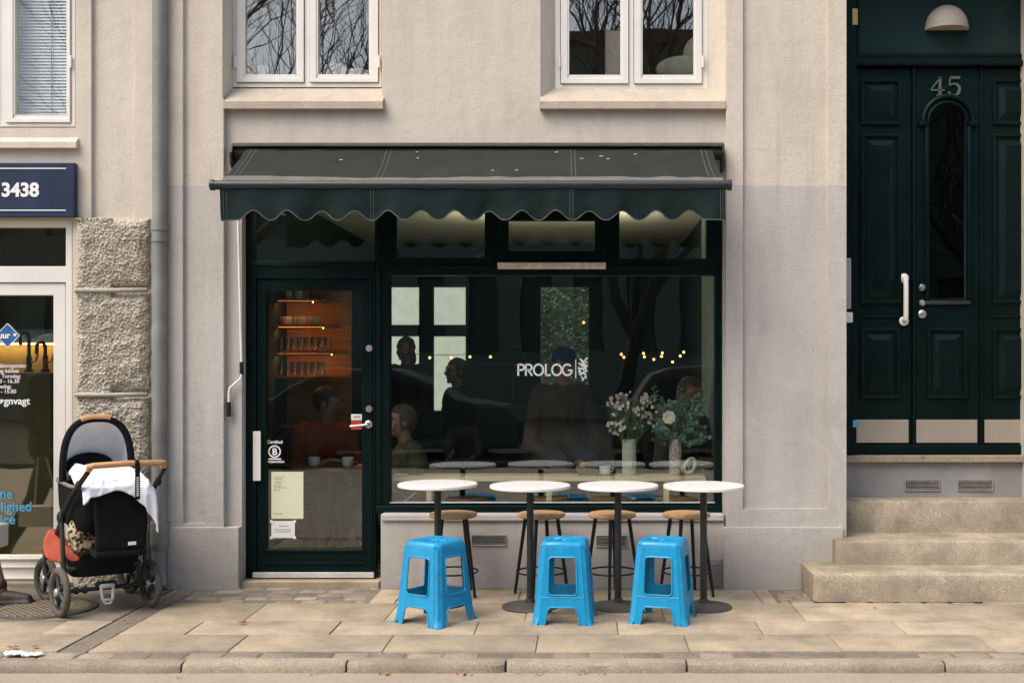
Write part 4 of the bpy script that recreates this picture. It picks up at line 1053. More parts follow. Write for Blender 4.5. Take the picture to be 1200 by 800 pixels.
def interior_things():
    Y0, Y1 = .20, .44; z = Z(558, Y0)
    t = base('window_counter', 'pale wooden counter running along the inside of the shop window', 'counter', (X(640, .3), .3, .06))
    MB().box(X(457, Y0), X(827, Y0), Y0, Y1, z - .034, z, .003).build('top', PINE, t)
    for px in (503, 643.5, 781): MB().box(X(px - 3.3, Y0 + .03), X(px + 3.3, Y0 + .03), Y0 + .02, Y0 + .06, .061, z - .035, .003).build('leg', PINEV, t)
    mb = MB(); mb.tube([(X(487, .3), .3, Z(577, .3)), (X(470, .3), .3, Z(591, .3))], .007, 8); mb.build('brace', WHITEP, t)
    top = z + .001
    o = MB(); o.box(X(678, .35), X(701, .35), .26, .42, top, top + .018, .002); o.box(X(679, .35), X(700, .35), .265, .415, top + .0185, top + .036, .002); tag(o.build('book', simple('dark_book', (.11, .09, .05), .7)), 'pair of closed books stacked left of the coffee cup', 'books')
    Y = .30
    def vase(px0, px1, pyt, mat, lab, prof=None):
        x = X((px0 + px1) / 2, Y); r = (px1 - px0) / 2 / S(Y); h = Z(pyt, Y) - top
        mb = MB(); mb.lathe([(r * .96, 0), (r, .008), (r, h * .5), (r * .98, h), (r * .86, h), (r * .84, .02), (0, .02)], (0, 0, 0), 28)
        o = mb.build('vase', mat, None, True, 50); o.location = (x, Y, top); tag(o, lab, 'vase'); return x, r, top + h
    v1 = vase(729, 745.5, 514, VASE1, 'smooth sage green cylinder vase holding pink and white flowers')
    v2 = vase(784, 798.5, 514, VASE2, 'speckled brown and white vase holding eucalyptus and a cream rose')
    rnd = random.Random(3)
    def stem(mb, p0, p1, r=.003, bend=.03):
        p0, p1 = Vector(p0), Vector(p1); m = (p0 + p1) / 2 + Vector((rnd.uniform(-1, 1), rnd.uniform(-1, 1), .3)) * bend
        mb.tube([p0, p0 * .25 + m * .5 + p1 * .25, p1], r, 5)
    def leaf(mb, p, d, up, L, W, n=6):
        d = d.normalized(); s = d.cross(up); s = s.normalized() if s.length > 1e-4 else d.orthogonal().normalized(); u = s.cross(d)
        l = [p]; rr = []
        for i in range(1, n):
            q = i / n; w = W * math.sin(math.pi * q) ** .7
            c = p + d * L * q + u * (.25 * W * math.sin(math.pi * q))
            l.append(c + s * w); rr.append(c - s * w)
        mb.face(l + [p + d * L] + rr[::-1])
    def flower(mb, p, r, n=5):
        ax = Vector((rnd.uniform(-1, 1), -1, rnd.uniform(-.2, 1))).normalized(); a = ax.orthogonal().normalized(); b = ax.cross(a)
        for k in range(n):
            an = 2 * math.pi * k / n; d = (a * math.cos(an) + b * math.sin(an) + ax * .6).normalized(); leaf(mb, p, d, ax, r, r * .42, 4)
        mb.ball(p, r * .22, 6)
    # pink and white bouquet
    x, r, zt = v1; t = base('bouquet', 'bunch of small pink and white flowers on upright green stems', 'flowers', (x, Y, zt))
    st, lf, fl = MB(), MB(), MB()
    for i in range(30):
        px, py = rnd.uniform(708, 768), rnd.uniform(456, 500); tip = Vector((X(px, Y), Y + rnd.uniform(-.1, .1), Z(py, Y)))
        tip.z -= .0025 * abs(px - 740) * 1.0
        b = Vector((x + rnd.uniform(-r, r) * .7, Y + rnd.uniform(-r, r) * .7, zt - .1)); stem(st, b, tip)
        for q in range(3):
            p = b.lerp(tip, rnd.uniform(.45, .95)); leaf(lf, p, Vector((rnd.uniform(-.7, .7), rnd.uniform(-.7, .7), 1)), Vector((0, -1, .2)), rnd.uniform(.05, .12), .007)
        for q in range(rnd.randint(3, 7)): flower(fl, tip + Vector((rnd.gauss(0, .018), rnd.gauss(0, .02), rnd.gauss(0, .022))), rnd.uniform(.012, .022))
    st.build('stem', PLANTG, t); lf.build('leaves', PLANTG, t, fixn=False); fl.build('blossom', PETAL, t, fixn=False)
    x, r, zt = v2; t = base('bouquet', 'eucalyptus sprigs with one round cream rose', 'flowers', (x, Y, zt))
    st, lf, fl, lg = MB(), MB(), MB(), MB()
    for i in range(26):
        px, py = rnd.uniform(764, 830), rnd.uniform(463, 512); tip = Vector((X(px, Y), Y + rnd.uniform(-.1, .12), Z(py, Y)))
        b = Vector((x + rnd.uniform(-r, r) * .7, Y + rnd.uniform(-r, r) * .7, zt - .1)); stem(st, b, tip, .0025, .05)
        n = 8
        for q in range(n):
            p = b.lerp(tip, .45 + .6 * q / n) + Vector((rnd.gauss(0, .008), rnd.gauss(0, .01), rnd.gauss(0, .008)))
            for sgn in (-1, 1): leaf(lf, p, Vector((sgn * rnd.uniform(.4, 1), rnd.uniform(-.6, .4), rnd.uniform(-.2, .6))), Vector((rnd.uniform(-.4, .4), -1, .3)), rnd.uniform(.022, .042), rnd.uniform(.013, .02), 6)
        if i % 2: leaf(lg, b.lerp(tip, .5), Vector((rnd.uniform(-.8, .5), -.5, rnd.uniform(-.2, 1))), Vector((0, -1, .4)), rnd.uniform(.08, .14), .018)
    for i in range(5):
        tip = Vector((X(rnd.choice((772, 806, 779, 798, 765)), Y), Y + .05, Z(rnd.uniform(451, 466), Y))); stem(st, (x, Y, zt - .08), tip, .002)
        for q in range(10): leaf(lf, Vector((x, Y, zt)).lerp(tip, .55 + .045 * q), Vector((rnd.choice((-1, 1)), rnd.uniform(-.5, .5), .6)), Vector((0, -1, 0)), .03, .006, 4)
    st.build('stem', PLANTG, t); lf.build('leaves', EUCA, t, fixn=False); lg.build('broad_leaves', PLANTG, t, fixn=False)
    mb = MB(); c = Vector((X(784, Y - .08), Y - .08, Z(489, Y - .08)))
    mb.ball(c, .018, 10)
    for ring, (nn, rr, ll) in enumerate(((5, .012, .026), (6, .02, .032), (8, .028, .036))):
        for k in range(nn):
            a = 2 * math.pi * k / nn + ring * .5; d = Vector((math.cos(a) * (.5 + .25 * ring), -.8 + .28 * ring, math.sin(a) * (.5 + .25 * ring)))
            leaf(mb, c + Vector((math.cos(a), 0, math.sin(a))) * rr * .5, d, Vector((0, -1, 0)), ll, ll * .55, 6)
    mb.build('rose', ROSE, t, fixn=False)
    # cup and saucer
    x = X(709, .31); t = base('coffee_cup', 'white coffee cup on its saucer at the window counter', 'cup', (x, .31, top))
    MB().lathe([(.03, 0), (.055, .008), (.058, .012), (.03, .008), (0, .008)], (x, .31, top), 24).build('saucer', CERAM, t, True)
    mb = MB(); mb.lathe([(.028, .011), (.04, .025), (.042, .06), (.039, .06), (.036, .026), (0, .02)], (x, .31, top), 24); mb.tube([(x + .041, .31, top + .05), (x + .062, .31, top + .045), (x + .06, .31, top + .03), (x + .04, .31, top + .025)], .004, 6); mb.build('cup', CERAM, t, True)
    # ring ornament
    mb = MB(); c = Vector((X(808, Y), Y - .03, Z(545, Y))); mb.tube([(c.x + .036 * math.cos(R(a)) + .014 * math.sin(R(a)), c.y + .01 * math.cos(R(a)), c.z + .052 * math.sin(R(a))) for a in range(0, 360, 15)], .013, 10, closed=True)
    c2 = c + Vector((-.03, .03, -.028)); mb.tube([(c2.x + .03 * math.cos(R(a)), c2.y + .014 * math.cos(R(a)), c2.z + .03 * math.sin(R(a))) for a in range(0, 360, 20)], .009, 8, closed=True)
    tag(remesh_obj(mb, 'ring_ornament', VASE1), 'pale ceramic double ring ornament right of the speckled vase', 'ornament')
    # shelf behind the door, lit warm
    Y = 1.25; t = base('wall_shelf', 'warm lit wooden shelf unit behind the cafe door glass', 'shelf', (X(355, Y), Y, .06))
    MB().box(X(313, Y), X(323, Y), Y - .02, Y + .34, .061, Z(338, Y), .003).build('side', SHELFW, t)
    MB().box(X(323, Y + .34), X(412, Y + .34), Y + .33, Y + .35, .061, Z(330, Y)).build('back', SHELFW, t)
    for i, (py, e) in enumerate(((351, 372), (381.5, 384), (412.5, 392), (442, 396), (500, 398))):
        b = MB().box(X(323, Y) + .002, X(e + 6, Y), Y, Y + .328, Z(py + 1.6, Y), Z(py - 1.6, Y), .002).build('board', SHELFW, t)
    for py, e in ((383.2, 378), (414.2, 388), (352.6, 366)):
        MB().box(X(323, Y) + .003, X(e, Y), Y + .001, Y + .008, Z(py, Y) - .018, Z(py, Y) - .001).build('lip', SHELFW, t)
        MB().box(X(325, Y), X(e, Y), Y + .02, Y + .035, Z(py, Y) - .012, Z(py, Y) - .002).build('light_strip', STRIP, t)
    def cup_at(px, py, r, h, lab, grp, mat, cat, name):
        mb = MB(); mb.lathe([(r * .7, 0), (r, h * .4), (r, h), (r * .9, h), (r * .88, h * .4), (0, .006)], (0, 0, 0), 16); o = mb.build(name, mat, None, True); o.location = (X(px, Y + .1), Y + .1, Z(py - 1.6, Y) + .001); tag(o, lab, cat, grp)
    for px in (335, 352, 368): cup_at(px, 381.5, .05, .065, 'round stoneware bowl on the second shelf behind the door', 'bowls on the lit shelf', CERAM, 'bowl', 'bowl')
    for px in (338, 350): cup_at(px, 351, .028, .07, 'small jar on the top shelf behind the door', 'jars on the top lit shelf', CERAM, 'jar', 'jar')
    gg = glass('tumbler_glass', .12, (.8, .82, .78))
    for i, px in enumerate(range(329, 390, 8)): cup_at(px, 412.5, .03, .11, 'clear tumbler in the row on the third shelf behind the door', 'tumblers on the third shelf', gg, 'glass', 'tumbler')
    for i, px in enumerate(range(329, 384, 8)): cup_at(px, 442, .03, .11, 'clear tumbler in the row on the lowest lit shelf behind the door', 'tumblers on the lowest shelf', gg, 'glass', 'tumbler')
    # table with cups behind the door
    Y = .9; zt = Z(545, Y); t = base('cafe_table', 'small dark cafe table seen low through the door glass', 'table', (X(395, Y), Y, .06))
    MB().box(X(350, Y), X(432, Y), Y - .22, Y + .08, zt - .03, zt, .004).build('top', wood('dark_table_wood', (.16, .09, .045), 0), t)
    MB().lathe([(.14, 0), (.14, .012), (.025, .03), (.025, zt - .095), (.09, zt - .092)], (X(392, Y), Y - .07, .061), 20).build('pedestal', BLACKM, t, True)
    for px, lab in ((372, 'white cup on the table behind the door, at its left'), (411, 'white cup on the table behind the door, at its right')):
        o = MB().lathe([(.03, 0), (.042, .02), (.044, .07), (.04, .07), (.036, .02), (0, .012)], (0, 0, 0), 20).build('cup', CERAM, None, True); o.location = (X(px, Y), Y - .1, zt + .001); tag(o, lab, 'cup')
    # string lights
    Y = 2.6; t = base('string_light', 'string of tiny warm bulbs hanging across the dark cafe', 'string lights', (X(640, Y), Y, Z(410, Y)))
    pts = [(504, 419), (529, 419), (551, 418), (575, 418), (684, 378), (728, 415), (731, 418.5), (754, 414), (755, 418), (766, 421), (776, 413.5), (775, 417.5), (788, 424), (797, 417), (801, 412.5), (824, 412.5)]
    cab = [(470, 414), (520, 416), (580, 414), (640, 392), (684, 374), (728, 411), (776, 410), (824, 409)]
    MB().tube([(X(a, Y), Y, Z(b, Y)) for a, b in cab], .003, 5).build('cable', BLACKM, t)
    for a, b in pts:
        mb = MB(); mb.ball((X(a, Y), Y - .02, Z(b, Y)), .012, 10); mb.build('bulb', BULB, t, True)
    # espresso bar at the back
    t = base('coffee_bar', 'dark coffee bar with a machine at the back of the cafe', 'counter', (X(600, 3.2), 3.2, .06))
    MB().box(X(520, 3.2), X(720, 3.2), 3.0, 3.6, .061, 1.12, .01).build('counter', INWALL, t)
    MB().box(X(535, 3.2), X(600, 3.2), 3.1, 3.5, 1.122, 1.5, .03).build('machine', BLACKM, t)
    MB().box(X(530, 3.2), X(603, 3.2), 3.08, 3.52, 1.505, 1.53, .01).build('cup_rack', DKMET, t)
    # upstairs objects
    Y = .28
    g = 'pale pots on the upstairs window sill'
    for px0, px1, py0, lab in ((292, 314, 77, 'pale pot on the upstairs sill, at the left of its window'), (381, 405, 75, 'wide pale pot on the upstairs sill, middle one of three'), (406, 430, 81, 'low white bowl on the upstairs sill, at the right of its window')):
        r = (px1 - px0) / 2 / S(Y); z0 = Z(91, Y); h = Z(py0, Y) - z0
        o = MB().lathe([(r * .8, 0), (r, h * .3), (r, h), (r * .9, h), (r * .9, h * .3), (0, h * .3)], (0, 0, 0), 24).build('pot', CERAM, None, True); o.location = (X((px0 + px1) / 2, Y), Y + .05, z0); tag(o, lab, 'pot', g)
    MB().box(X(263.5), X(448), .236, .46, Z(99, .2) - .06, Z(91, Y) - .001).build('inner_sill', WHITE, cb); MB().box(X(633.5), X(849.5), .236, .46, Z(99, .2) - .06, Z(91, Y) - .001).build('inner_sill', WHITE, cb)
    o = MB().box(X(709, .6), X(727, .6), .55, .85, 3.021, Z(38, .6), .01); o = o.build('white_cabinet', WHITEP); tag(o, 'narrow white cabinet behind the upstairs window at the right', 'cabinet')
    mb = MB(); c = Vector((X(800, .5), .5, Z(82, .5))); mb.ball(c, (.20, .09, .10), 20); mb.ball(c + Vector((.12, 0, .1)), (.12, .09, .15), 16)
    o = remesh_obj(mb, 'cushion', simple('grey_cushion', (.4, .41, .38), .9)); tag(o, 'grey cushion leaning inside the upstairs window at the right', 'cushion')
    o = MB().box(X(770, .5), X(840, .5), .4, .95, 3.021, c.z - .085, .01).build('bench', SHELFW); tag(o, 'bench under the grey cushion upstairs', 'bench')
def remesh_obj(mb, name, mat, parent=None, voxel=.006, smooth=5):
    return place(remesh(mb, voxel, smooth), name, mat, parent)
interior_things()
# ================================================================== STREET FURNITURE
def tables():
    Y = -.70; zt = .762
    def make():
        t = thing('cafe_table', 'x', 'table', (0, 0, 0), 0, 'round white pavement tables')
        MB().lathe([(0, zt - .022), (.246, zt - .022), (.252, zt - .018), (.252, zt - .004), (.248, zt), (0, zt)], (0, 0, 0), 56).build('tabletop', MARBLE, t, True)
        mb = MB(); mb.tube([(0, 0, .02), (0, 0, zt - .03)], .0215, 18); mb.build('pole', DKMET, t, True)
        MB().lathe([(0, zt - .034), (.09, zt - .03), (.09, zt - .0225), (0, zt - .0225)], (0, 0, 0), 24).build('mount_plate', BLACKM, t, True)
        MB().lathe([(0, .002), (.176, .002), (.178, .004), (.174, .008), (.05, .02), (.03, .028), (.03, .05), (0, .05)], (0, 0, 0), 48).build('base', BASEM, t, True)
        return t
    labs = ['white round pavement table behind the leftmost blue stool', 'white round pavement table behind the middle blue stool', 'white round pavement table standing between two blue stools, under the flower vases', 'white round pavement table farthest from the cafe door, at the end of the row']
    p = make()
    for i, (px, l, Y) in enumerate(zip((513, 621.3, 724.2, 824.5), labs, (-.57, -.66, -.66, -.67))):
        o = p if i == 0 else copy_tree(p); o.location = (X(px, Y), Y, 0); o['label'] = l; o.rotation_euler.z = i * 1.3
tables()
def woodstools():
    Y = -.29; zs = Z(600.5, Y)
    def make():
        t = thing('wooden_stool', 'x', 'stool', (0, 0, 0), 0, 'wooden stools along the stall riser')
        MB().lathe([(0, zs - .028), (.145, zs - .028), (.157, zs - .02), (.157, zs - .006), (.152, zs), (0, zs)], (0, 0, 0), 40).build('seat', OAK, t, True)
        for k in range(4):
            a = R(45 + 90 * k); c, s = math.cos(a), math.sin(a)
            mb = MB(); mb.tube([(.11 * c, .11 * s, zs - .03), (.183 * c, .183 * s, .002)], [.013, .010], 10); mb.build('leg', BLACKM, t, True)
        mb = MB(); mb.tube([(.163 * math.cos(R(a)), .163 * math.sin(R(a)), .155) for a in range(0, 360, 10)], .006, 8, closed=True); mb.build('foot_ring', BLACKM, t, True)
        return t
    labs = ['black legged wooden stool nearest the cafe door, behind the leftmost blue stool', 'black legged wooden stool between the left and middle blue stools, by the wall', 'black legged wooden stool between the middle and right blue stools, by the wall', 'black legged wooden stool by the wall at the end farthest from the cafe door']
    p = make()
    for i, (px, l, rz) in enumerate(zip((531, 634.5, 717.5, 804.5), labs, (12, 30, 38, 22))):
        o = p if i == 0 else copy_tree(p); o.location = (X(px, Y), Y, 0); o['label'] = l; o.rotation_euler.z = R(rz)
woodstools()
def bluestools():
    H = .478; bt, bb = .130, .172          # half widths at top and bottom
    ch0, ch1 = .030, .034                  # corner chamfers
    def w(z): return bb + (bt - bb) * z / H
    def make():
        t = thing('plastic_stool', 'x', 'stool', (0, 0, 0), 0, 'blue plastic stools on the pavement')
        tilt = math.atan((bb - bt) / H); sl = math.hypot(H, bb - bt)
        def c(z): return ch1 + (ch0 - ch1) * z / H
        # panel drawn in its own plane: (u, v) v measured up the slope
        z1 = H - .035
        def e(z, inset=0): return w(z) - c(z) - inset
        k = sl / H
        outer = [(-e(0), 0), (-e(0) + .036, 0)]
        lo0, lo1 = e(0) - .036, .105
        outer = [(-e(0), 0), (-lo0, 0), (-e(.09) + .043, .085 * k)] + [(-e(.105) + .043 + .016, .104 * k)] + [(e(.105) - .059, .104 * k), (e(.09) - .043, .085 * k), (lo0, 0), (e(0), 0), (e(z1), z1 * k), (-e(z1), z1 * k)]
        h0, h1 = .172, H - .088
        a0, a1 = e(h0) - .040, e(h1) - .026
        def rq(r):
            pts = []
            for (x, z, s0) in ((a0, h0, -90), (a1, h1, 0), (-a1, h1, 90), (-a0, h0, 180)):
                cx, cz = x - math.copysign(r, x), z + (r if z == h0 else -r)
                pts += [(p[0], p[1] * k) for p in arc(cx, cz, r, s0, s0 + 90, 5)]
            return pts
        hole = rq(.022)
        me = shape([outer, hole], .005, .0012)
        lip_h = hole; lip_o = outer[1:7]
        for q in range(4):
            M = Matrix.Rotation(R(90 * q), 4, 'Z') @ Matrix.Translation((0, -bb, 0)) @ Matrix.Rotation(-tilt, 4, 'X') @ XZ
            mb = MB(); mb.add_mesh(me, M)
            rim = MB()
            mb.tube([M @ Vector((x, z, .003)) for x, z in lip_h], .0055, 8, closed=True)
            mb.tube([M @ Vector((x, z, .003)) for x, z in lip_o], .005, 8)
            mb.tube([M @ Vector((-e(.165), .160 * k, .0015)), M @ Vector((e(.165), .160 * k, .0015))], .003, 6)
            mb.build('side_panel', BLUE, t, True, 35)
        for q in range(4):                                     # chamfered corner legs with flared feet
            M = Matrix.Rotation(R(90 * q), 4, 'Z'); mb = MB()
            prof = [(0, .014), (.006, .013), (.02, .004), (.05, 0), (.2, 0), (z1, 0)]
            g = []
            for z, fl in prof:
                W = w(z) + fl * .75; C = c(z); T = .006
                ring = [(W - C, -W), (W - C * .25, -W + C * .22), (W, -W + C), (W - T, -W + C), (W - C * .3 - T, -W + C * .3 + T), (W - C, -W + T)]
                g.append([mb.bm.verts.new(M @ Vector((x, y, z))) for x, y in ring])
            for i in range(len(g) - 1):
                for j in range(6): mb.bm.faces.new((g[i][j], g[i][(j + 1) % 6], g[i + 1][(j + 1) % 6], g[i + 1][j]))
            mb.bm.faces.new(g[0][::-1]); mb.bm.faces.new(g[-1])
            for W0 in (((w(.0) - c(0) - .002), 1), ):
                pass
            mb.build('leg', BLUE, t, True, 50)
        mb = MB(); g = []
        def octa(W, C, z): return [(W - C, -W, z), (W, -W + C, z), (W, W - C, z), (W - C, W, z), (-W + C, W, z), (-W, W - C, z), (-W, -W + C, z), (-W + C, -W, z)]
        rows = [octa(w(z1) + .0015, ch0, z1 - .001), octa(w(H - .02) + .0015, ch0, H - .020), octa(bt - .006, .03, H - .006), octa(bt - .016, .03, H), octa(bt - .030, .026, H - .0005), octa(bt - .036, .024, H - .004)]
        for r in rows: g.append([mb.bm.verts.new(p) for p in r])
        for i in range(len(g) - 1):
            for j in range(8): mb.bm.faces.new((g[i][j], g[i][(j + 1) % 8], g[i + 1][(j + 1) % 8], g[i + 1][j]))
        mb.bm.faces.new(g[-1])
        g2 = [[mb.bm.verts.new(p) for p in octa(w(z1) - .005, ch0, z1 - .001)], [mb.bm.verts.new(p) for p in octa(bt - .02, .03, H - .010)]]
        for j in range(8):
            mb.bm.faces.new((g2[0][j], g2[1][j], g2[1][(j + 1) % 8], g2[0][(j + 1) % 8])); mb.bm.faces.new((g[0][j], g2[0][j], g2[0][(j + 1) % 8], g[0][(j + 1) % 8]))
        mb.bm.faces.new(g2[1])
        for i in range(5):                                      # raised pattern on the seat
            a = R(72 * i); mb.tube([(.03 * math.cos(a), .03 * math.sin(a), H - .003), (.07 * math.cos(a + .3), .07 * math.sin(a + .3), H - .003)], .004, 6)
        mb.lathe([(.012, 0), (.014, .003), (.02, .003), (.022, 0)], (0, 0, H - .004), 16)
        mb.build('seat', BLUE, t, True, 30)
        return t
    p = make()
    for i, (px, Y, rz, l) in enumerate(((510, -1.03, 33, 'sky blue plastic stool turned corner on, nearest the cafe door'), (662, -1.01, 4, 'sky blue plastic stool facing the street squarely, middle one of three'), (776.5, -1.01, 14, 'sky blue plastic stool slightly turned, farthest from the cafe door'))):
        o = p if i == 0 else copy_tree(p); o.location = (X(px, Y), Y, 0); o.rotation_euler.z = R(-rz); o['label'] = l
bluestools()
# ------------------------------------------------------------------ pram
def pram():
    th = R(34); r = Vector((math.cos(th), math.sin(th), 0))
    RL = Vector((X(70, -.95), -.95, 0)); org = RL + r * .26
    t = thing('baby_pram', 'black baby pram with tan handlebar and white duvet, parked by the stone pier', 'pram', org, th)
    def wheel(x, y, R0, yaw, w=.020):
        M = Matrix.Translation((x, y, R0)) @ Matrix.Rotation(R(yaw), 4, 'Z') @ Matrix.Rotation(R(90), 4, 'Y')
        tb = MB(); tb.tube([M @ Vector(((R0 - w) * math.cos(R(a)), (R0 - w) * math.sin(R(a)), 0)) for a in range(0, 360, 10)], w, 12, closed=True, flat=1.15)
        ty = tb.build('wheel', RUBBER, t, True)
        mb = MB(); mb.tube([M @ Vector(((R0 - w * 2.1) * math.cos(R(a)), (R0 - w * 2.1) * math.sin(R(a)), 0)) for a in range(0, 360, 10)], .010, 8, closed=True, flat=1.5)
        for k in range(5):
            a = R(72 * k + 15); mb.tube([M @ Vector((0, 0, 0)), M @ Vector(((R0 - w * 2.1) * math.cos(a), (R0 - w * 2.1) * math.sin(a), 0))], [.016, .010], 8)
        mb.build('rim', RIM, ty, True)
        mb = MB(); mb.lathe([(0, -.03), (.02, -.03), (.026, -.024), (.026, .024), (.02, .03), (0, .03)], (0, 0, 0), 18, M); mb.build('hub', CHROME, ty, True)
    wheel(-.26, 0, .147, 10); wheel(.26, 0, .147, 10)
    wheel(-.25, .58, .138, 18, .018); wheel(.25, .55, .138, 18, .018)
    mb = MB(); mb.tube([(-.24, 0, .147), (.24, 0, .147)], .013, 10)
    for x in (-.17, -.12, .12, .17): mb.tube([(x - .012, 0, .147), (x + .012, 0, .147)], .022, 12)
    mb.box(-.06, .06, -.02, .03, .15, .185, .01)
    mb.build('axle', BLACKM, t, True)
    mb = MB(); mb.tube([(-.035, -.03, .17), (-.03, -.05, .09), (-.012, -.055, .06), (.012, -.055, .06), (.03, -.05, .09), (.035, -.03, .17)], .010, 8); mb.box(-.03, .03, -.062, -.05, .075, .09, .003); mb.box(-.04, .04, -.045, -.02, .15, .175, .006); mb.build('brake_pedal', GREYP, t, True)
    # chassis
    mb = MB()
    for s in (-1, 1):
        mb.tube([(s * .235, .0, .15), (s * .235, .03, .3), (s * .235, .09, .57)], .014, 10)
        mb.tube([(s * .235, .12, .55), (s * .235, .38, .40), (s * .245, .57, .28), (s * .248, .575, .14)], .015, 10)
        mb.tube([(s * .2, .0, .28), (s * .2, .56, .28)], .010, 8)
    mb.tube([(-.2, 0, .28), (.2, 0, .28)], .011, 8)
    mb.build('chassis', DKMET, t, True)
    off = .05
    for s in (-1, 1):
        mb = MB()
        mb.tube([(s * .235, .12, .57), (s * .228 + off * .4, -.10, .735), (s * .212 + off, -.33, .885)], [.017, .016, .015], 10)
        mb.ball((s * .235, .11, .58), (.025, .045, .045), 14)
        mb.ball((s * .225 + off * .7, -.2, .80), (.02, .03, .03), 12)
        mb.build('handle_tube', BLACKM, t, True)
        MB().box(s * .248 - .02, s * .248 + .02, .54, .61, .22, .34, .012).build('fork', BLACKM, t)
    hb = MB(); zz = .925
    hp = [(-.205 + off, -.335, zz - .025), (-.205 + off, -.36, zz - .004), (-.19 + off, -.378, zz), (0 + off, -.385, zz + .006), (.19 + off, -.378, zz), (.205 + off, -.36, zz - .004), (.205 + off, -.335, zz - .025)]
    hb.tube(hp, .0185, 14); hnd = hb.build('handlebar', LEATHER, t, True)
    mb = MB(); mb.tube([(hp[3][0] + .045 - .012, -.385, zz + .003), (hp[3][0] + .045 + .012, -.385, zz + .003)], .0205, 14)
    mb.box(hp[3][0] + .03, hp[3][0] + .058, -.415, -.411, zz - .205, zz, .001); mb.build('wrist_strap', BLACKF, t)
    mb = MB()
    for k in range(9): mb.box(hp[3][0] + .037, hp[3][0] + .051, -.4165, -.4153, zz - .185 + k * .013, zz - .178 + k * .013)
    mb.build('strap_marking', PAPERW, t)
    # carrycot tub
    mb = MB(); N = 40
    def outline(a, s=1.0):
        c, q = math.cos(a), math.sin(a); ex = .45
        return (math.copysign(abs(c) ** ex, c) * .20 * s, .25 + math.copysign(abs(q) ** ex, q) * .40 * s)
    rows = [(.50, .80), (.52, .9), (.62, .97), (.76, 1.0), (.775, 1.0), (.775, .94), (.62, .91), (.56, .88)]
    g = [[mb.bm.verts.new((*outline(2 * math.pi * i / N, s), z)) for i in range(N)] for z, s in rows]
    for a, b in zip(g, g[1:]):
        for i in range(N): mb.bm.faces.new((a[i], a[(i + 1) % N], b[(i + 1) % N], b[i]))
    mb.bm.faces.new(g[0][::-1]); mb.bm.faces.new(g[-1])
    tub = mb.build('carrycot', BLACKF, t, True, 60)
    mb = MB(); mb.tube([(*outline(2 * math.pi * i / 60, 1.0), .775) for i in range(60)], .012, 8, closed=True); mb.build('rim', simple('grey_piping', (.16, .15, .135), .7), tub, True)
    # hood
    yh, hz, hh, hw = .27, .785, .39, .205
    def dome(u, v, s=1.0, lo=0.0):
        a = math.pi * (.0 + 1.0 * u); b = v * R(98)
        ca = math.cos(a); x = hw * s * math.copysign(abs(ca) ** .75, ca) * (1 - .25 * v ** 2); z = hh * s * max(math.sin(a), 0) ** .62 * math.cos(b * .9) if math.sin(a) > 0 else 0
        y = yh + .20 * s * math.sin(b) * (.35 + .65 * max(0, math.sin(a)) ** .5)
        return (x, y, hz + max(0, z))
    h1 = MB(); h1.grid(lambda u, v: dome(u, v), 36, 14); hd = h1.build('hood', BLACKF, t, True)
    h2 = MB(); h2.grid(lambda u, v: dome(u, v, .955), 36, 14); h2.build('lining', LINING, hd, True)
    mb = MB(); mb.tube([Vector(dome(u / 40, 0, .985)) + Vector((0, -.004, 0)) for u in range(41)], .022, 10); mb.build('hood_rim', BLACKF, hd, True)
    mb = MB(); mb.tube([Vector(dome(.42 + .2 * u / 12, 0, 1.0)) + Vector((0, -.004, .001)) for u in range(13)], .0235, 12); mb.build('grip', LEATHER, hd, True)
    mb = MB(); mb.ball((-.02, .42, .86), (.15, .05, .09), 20); mb.build('inner_pad', BLACKF, t, True)
    # duvet
    path = [(.30, .835), (.24, .875), (.15, .872), (.05, .85), (-.05, .842), (-.13, .838), (-.21, .822), (-.246, .782), (-.258, .73), (-.262, .67), (-.262, .60)]
    def along(v):
        q = v * (len(path) - 1); i = min(int(q), len(path) - 2); f = q - i; f = f * f * (3 - 2 * f) * .5 + f * .5
        return path[i][0] + (path[i + 1][0] - path[i][0]) * f, path[i][1] + (path[i + 1][1] - path[i][1]) * f
    def cloth(u, v):
        w = .73 + .06 * math.sin(u * 7 + 1) + .27 * u ** 1.8                 # the free edge hangs lower towards one corner
        vv = v * min(w, 1.0); y, z = along(vv)
        x = -.175 + .425 * u + .03 * max(0, vv - .6) * (u - .2)
        side = max(0, (u - .86) / .14); z -= .085 * side ** 1.5 * (.3 + vv); x -= .008 * side
        lside = max(0, (.10 - u) / .10); z -= .05 * lside
        n1 = noise.noise(Vector((u * 2.6, vv * 2.2, 1.5))); n2 = noise.noise(Vector((u * 5 + n1, vv * 4, 4)))
        fold = math.sin(u * 17 + 3.2 * n1 + vv * 3) ; amp = .005 + .016 * max(0, vv - .45)
        hump = .030 * math.exp(-((vv - .12) / .12) ** 2) * (math.sin(u * 11 + .6) * .6 + .2)
        bend = min(1, max(0, (vv - .62) / .2))
        o = .020 * n1 + .009 * n2 + amp * (1 - abs(fold)) ** 1.0 + hump - .010 * (1 - abs(n2)) ** 8
        return (x, y - o * bend * .8, z + o * (1 - bend))
    mb = MB(); mb.grid(cloth, 60, 70); me0 = mb.mesh('tmp', True, 180)
    ob = link(bpy.data.objects.new('tmp', me0)); m = ob.modifiers.new('s', 'SOLIDIFY'); m.thickness = .016; m.offset = -1
    m = ob.modifiers.new('b', 'SUBSURF'); m.levels = 1; m.render_levels = 1
    me = eval_mesh(ob); bpy.data.objects.remove(ob)
    for p in me.polygons: p.use_smooth = True
    place(me, 'duvet', DUVET, t)
    # black cover hanging over the foot end
    mb = MB()
